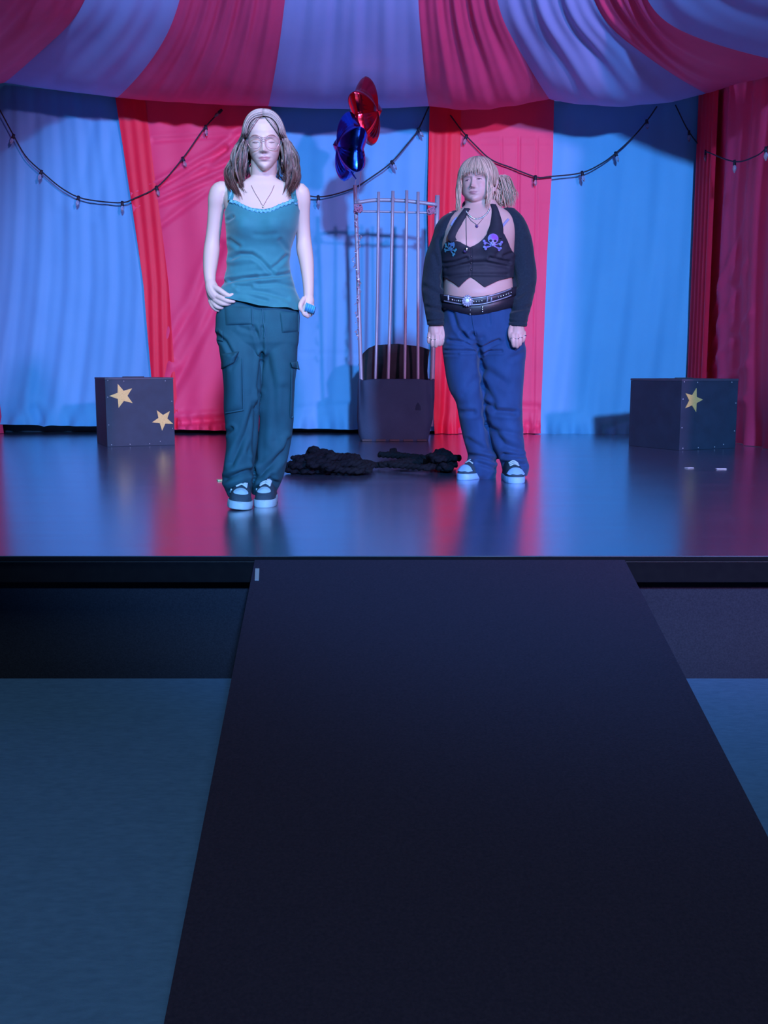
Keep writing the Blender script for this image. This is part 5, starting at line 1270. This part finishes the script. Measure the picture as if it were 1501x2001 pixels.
# jeans
HJ = Loft([(600, 866, 1003, .176, .165), (620, 865, 1008, .175, .178), (645, 864, 1018, .17, .188), (665, 863.5, 1026, .16, .185), (684, 870, 1022, .125, .15), (700, 885, 1010, .07, .08)], Y2)
JL = [(640, 866, 934, .30, .0), (684, 864, 937, .29, .0), (712, 868, 940, .28, .0), (740, 872, 942, .27, .0), (765, 878, 944, .26, .0), (785, 890, 946, .25, .01), (824, 897, 950, .24, .03), (861, 906, 960, .24, .04), (892, 914, 971, .25, .05), (914, 905, 973, .27, .05), (926, 910, 971, .26, .05), (934, 928, 970, .24, .07)]
JR = [(640, 936, 1018, .30, .0), (684, 937, 1028, .29, .0), (712, 939, 1025, .28, .0), (740, 941, 1024, .27, .0), (777, 943, 1023, .26, .0), (805, 946, 1022, .25, .0), (840, 954, 1022, .24, .0), (870, 963, 1022.5, .24, .0), (892, 974, 1025, .25, .0), (906, 978, 1034, .26, .0), (920, 980, 1034, .25, .0), (929, 984, 1030, .22, .01)]
VJ, FJ = voxel([HJ.solid(80, 60), legloft(JL, Y2), legloft(JR, Y2)], 0.0046, 4)
N = vnormals(VJ, FJ); px, py = proj(VJ)
VJ = VJ + N * (0.005 * np.clip((py - 640) / 120, .2, 1) * waves(np.stack([px, py, VJ[:, 1] * 300], 1) / 362, 26, 8, 29))[:, None]
VJ = crease(VJ, N, [([(905, 652), (922, 668), (934, 682)], 4, .014), ([(925, 655), (932, 672), (937, 690)], 5, .020), ([(940, 662), (936, 684), (940, 720), (944, 770), (950, 830), (960, 880)], 6, .011), ([(938, 680), (975, 665)], 3, .012), ([(878, 665), (905, 668), (930, 680)], 3, .010),
                    ([(870, 685), (905, 686), (932, 686)], 2.6, .009), ([(940, 687), (980, 686)], 2.6, .009), ([(884, 610), (893, 640), (910, 662)], 4, .010), ([(955, 612), (957, 632)], 3, .005), ([(870, 692), (895, 692)], 2.6, .006),
                    ([(952, 790), (970, 803), (1005, 806)], 5, .018), ([(946, 750), (965, 790)], 6, .012), ([(955, 830), (985, 868), (1015, 880)], 6, .014), ([(900, 806), (925, 806)], 5, .010), ([(905, 770), (930, 740)], 6, .006), ([(945, 720), (990, 750)], 7, .008),
                    ([(918, 890), (945, 893), (968, 900)], 4, .012), ([(985, 888), (1020, 892)], 4, .014), ([(985, 905), (1025, 908)], 4, .010), ([(935, 905), (968, 915)], 4, .010), ([(915, 860), (950, 880)], 5, .008), ([(1000, 700), (1022, 690)], 5, .006), ([(965, 840), (1018, 850)], 5, .007)])
jn = part('jeans', VJ, FJ, M['jeans'], p2); tJ = bvh(VJ, FJ)
V, F = strip([(923, 616), (925, 635), (930, 655)], 1.0, .003, [tJ], Y2, n=18); part('fly_seam', V, F, M['jeans'], jn)
gC = G(893, 938, Z0); gD = G(1011, 945, Z0)
shoe(p2, gC + [.02, 0.0, 0], (0.62, 0.78, 0), 0.27, 0.105, 0, 0, M['sole2'], 'cap')
shoe(p2, gD, (-0.08, 1, 0), 0.27, 0.108, 0, 0, M['sole2'], 'cap')
# rings on both hands
for x, y, dy in ((845.5, 664, -.055), (839, 660, -.043), (852.5, 664, -.062)):
    c = S2(x, y, dy); V, F = tube([c + [.0122 * math.cos(a), .0122 * math.sin(a), 0] for a in np.linspace(0, 2 * PI, 16)], .0022, 6, caps=False); part('finger_ring', V, F, M['metal'], p2)
for x, y, dy in ((1002.3, 661, -.079), (1010, 662, -.082), (1017, 660, -.074), (1024, 656, -.058)):
    c = S2(x, y, dy - 0.105); V, F = tube([c + [.0124 * math.cos(a), .0124 * math.sin(a), 0] for a in np.linspace(0, 2 * PI, 16)], .0026, 6, caps=False); part('finger_ring', V, F, M['metal'], p2)

# hair: fringe, face-framing locks, ponytail blown to one side
hm = MB(); hc = []
def tint2():
    k = rB.random(); a = np.array([0.54, 0.37, 0.31]) * rB.uniform(.6, 1.3); b = np.array([0.72, 0.51, 0.39]) * rB.uniform(.7, 1.2)
    if k < .28: a *= .45; b *= .65
    return a, b
def skull_pt(al, be, lay):
    """point over the crown: al = direction round the head (0 = face), be = angle down from the crown"""
    A, Bf, Bb, C = 0.082 * H2.wide, 0.100, 0.104, 0.098
    s = math.sin(be); c = math.cos(be); f = math.cos(al); return [(A + lay) * s * math.sin(al), ((Bf if f > 0 else Bb) + lay) * s * f, 0.132 + (C + lay) * c]
paths = []
for i in range(320):                                                       # fringe
    al = rB.uniform(-.80, .80); lay = rB.uniform(0.001, .010); a0 = al * .55; P = []
    end = rB.uniform(1.36, 1.62) + 0.22 * (abs(al) / .8) ** 2
    for j in range(9): t = j / 8; P.append(skull_pt(a0 + (al - a0) * t + .06 * math.sin(3 * t + i), 0.12 + (end - .12) * t, lay + .004 * t))
    paths.append(H2.w(catmull(P, 20)))
strands(hm, hc, paths, .0027, tint2, rB); paths = []
for i in range(420):                                                       # swept back over the sides and crown to the tie
    al = rB.uniform(.75, 2 * PI - .75); lay = rB.uniform(0, .010); P = []
    for j in range(8): t = j / 7; P.append(skull_pt(al, 0.08 + (1.5 + .25 * (abs(al - PI) < 1)) * t, lay))
    P.append([P[-1][0] * .92, P[-1][1] - .01, P[-1][2] - .05])
    paths.append(H2.w(catmull(P, 20)))
strands(hm, hc, paths, .0038, tint2, rB); paths = []
for sg in (-1, 1):
    for i in range(80 if sg < 0 else 40):                                                    # locks framing the face down to the collar
        al = sg * (rB.uniform(.80, 1.25) if sg < 0 else rB.uniform(.72, .98)); lay = rB.uniform(.001, .012); P = [skull_pt(al * (.6 + .4 * j / 6), .25 + 1.25 * j / 6, lay) for j in range(7)]
        x, y, z = P[-1]; L = rB.uniform(.17, .28) if sg < 0 else rB.uniform(.10, .19); ph = rB.uniform(0, 6)
        for j in range(1, 9): t = j / 8; P.append([x + sg * .012 * math.sin(2.5 * t) - sg * .010 * t * t + .006 * math.sin(ph + 6 * t), y - .015 * t + .02 * t * t, z - L * t])
        paths.append(H2.w(catmull(P, 28)))
strands(hm, hc, paths, .0030, tint2, rB); paths = []
for i in range(260):                                                       # ponytail drifting to the viewer's right
    u, v = rB.random(), rB.random(); k = .4 + .6 * rB.random(); jt = lambda: np.array([rB.uniform(-.006, .006) for _ in range(3)])
    if i % 14 == 0: u, k = 1.25, .72
    P = [S2(964 + 6 * u, 346 + 12 * v, .05 + .04 * v), S2(976 + 14 * u, 344 + 16 * v, .05 + .07 * v), S2(983 + 18 * u, 366 + 12 * v, .03 + .09 * v), S2(987 + 20 * u - 8 * v, 386 + 12 * v - 6 * u, .02 + .10 * v), S2(992 + 17 * u - 10 * v, 408 + 4 * v - 8 * u * (u > 1), .02 + .10 * v)]
    P = catmull([p + jt() for p in P], 30); paths.append(P[:int(30 * min(1, .55 + .5 * k))])
strands(hm, hc, paths, .0034, tint2, rB); paths = []
for i in range(90):                                                        # loose hair behind the neck
    P = [S2(rB.uniform(945, 985), rB.uniform(345, 360), rB.uniform(.04, .11)), S2(rB.uniform(955, 990), rB.uniform(375, 390), rB.uniform(.04, .11)), S2(rB.uniform(955, 985), rB.uniform(398, 410), rB.uniform(.05, .11))]
    paths.append(catmull(P, 18))
strands(hm, hc, paths, .0055, tint2, rB)
th2 = np.linspace(0, 2 * PI, 60, endpoint=False); cap = []
for zz, sc_ in ((0.085, 1.0), (0.11, 1.02), (0.14, 1.04), (0.17, 1.05), (0.195, 1.06), (0.212, 1.07), (0.222, 1.10), (0.2285, .9)):
    x, y = H2.surf(th2, np.full(60, min(zz, 0.2249))); y = np.where((y > 0.01) & (zz < 0.15), 0.01 + (y - 0.01) * 0.25, y); cap.append(np.stack([x * sc_, y * sc_, np.full(60, zz)], 1))
cap = H2.w(np.concatenate(cap)); F = gridf(60, 8, True).tolist(); F.append([7 * 60 + i for i in range(60)]); hm.add(cap, F); hc.append(np.tile([0.30, 0.20, 0.16, 1], (len(cap), 1)))
part('hair', hm.V(), hm.f, M['hair2'], p2, cols=np.concatenate(hc))
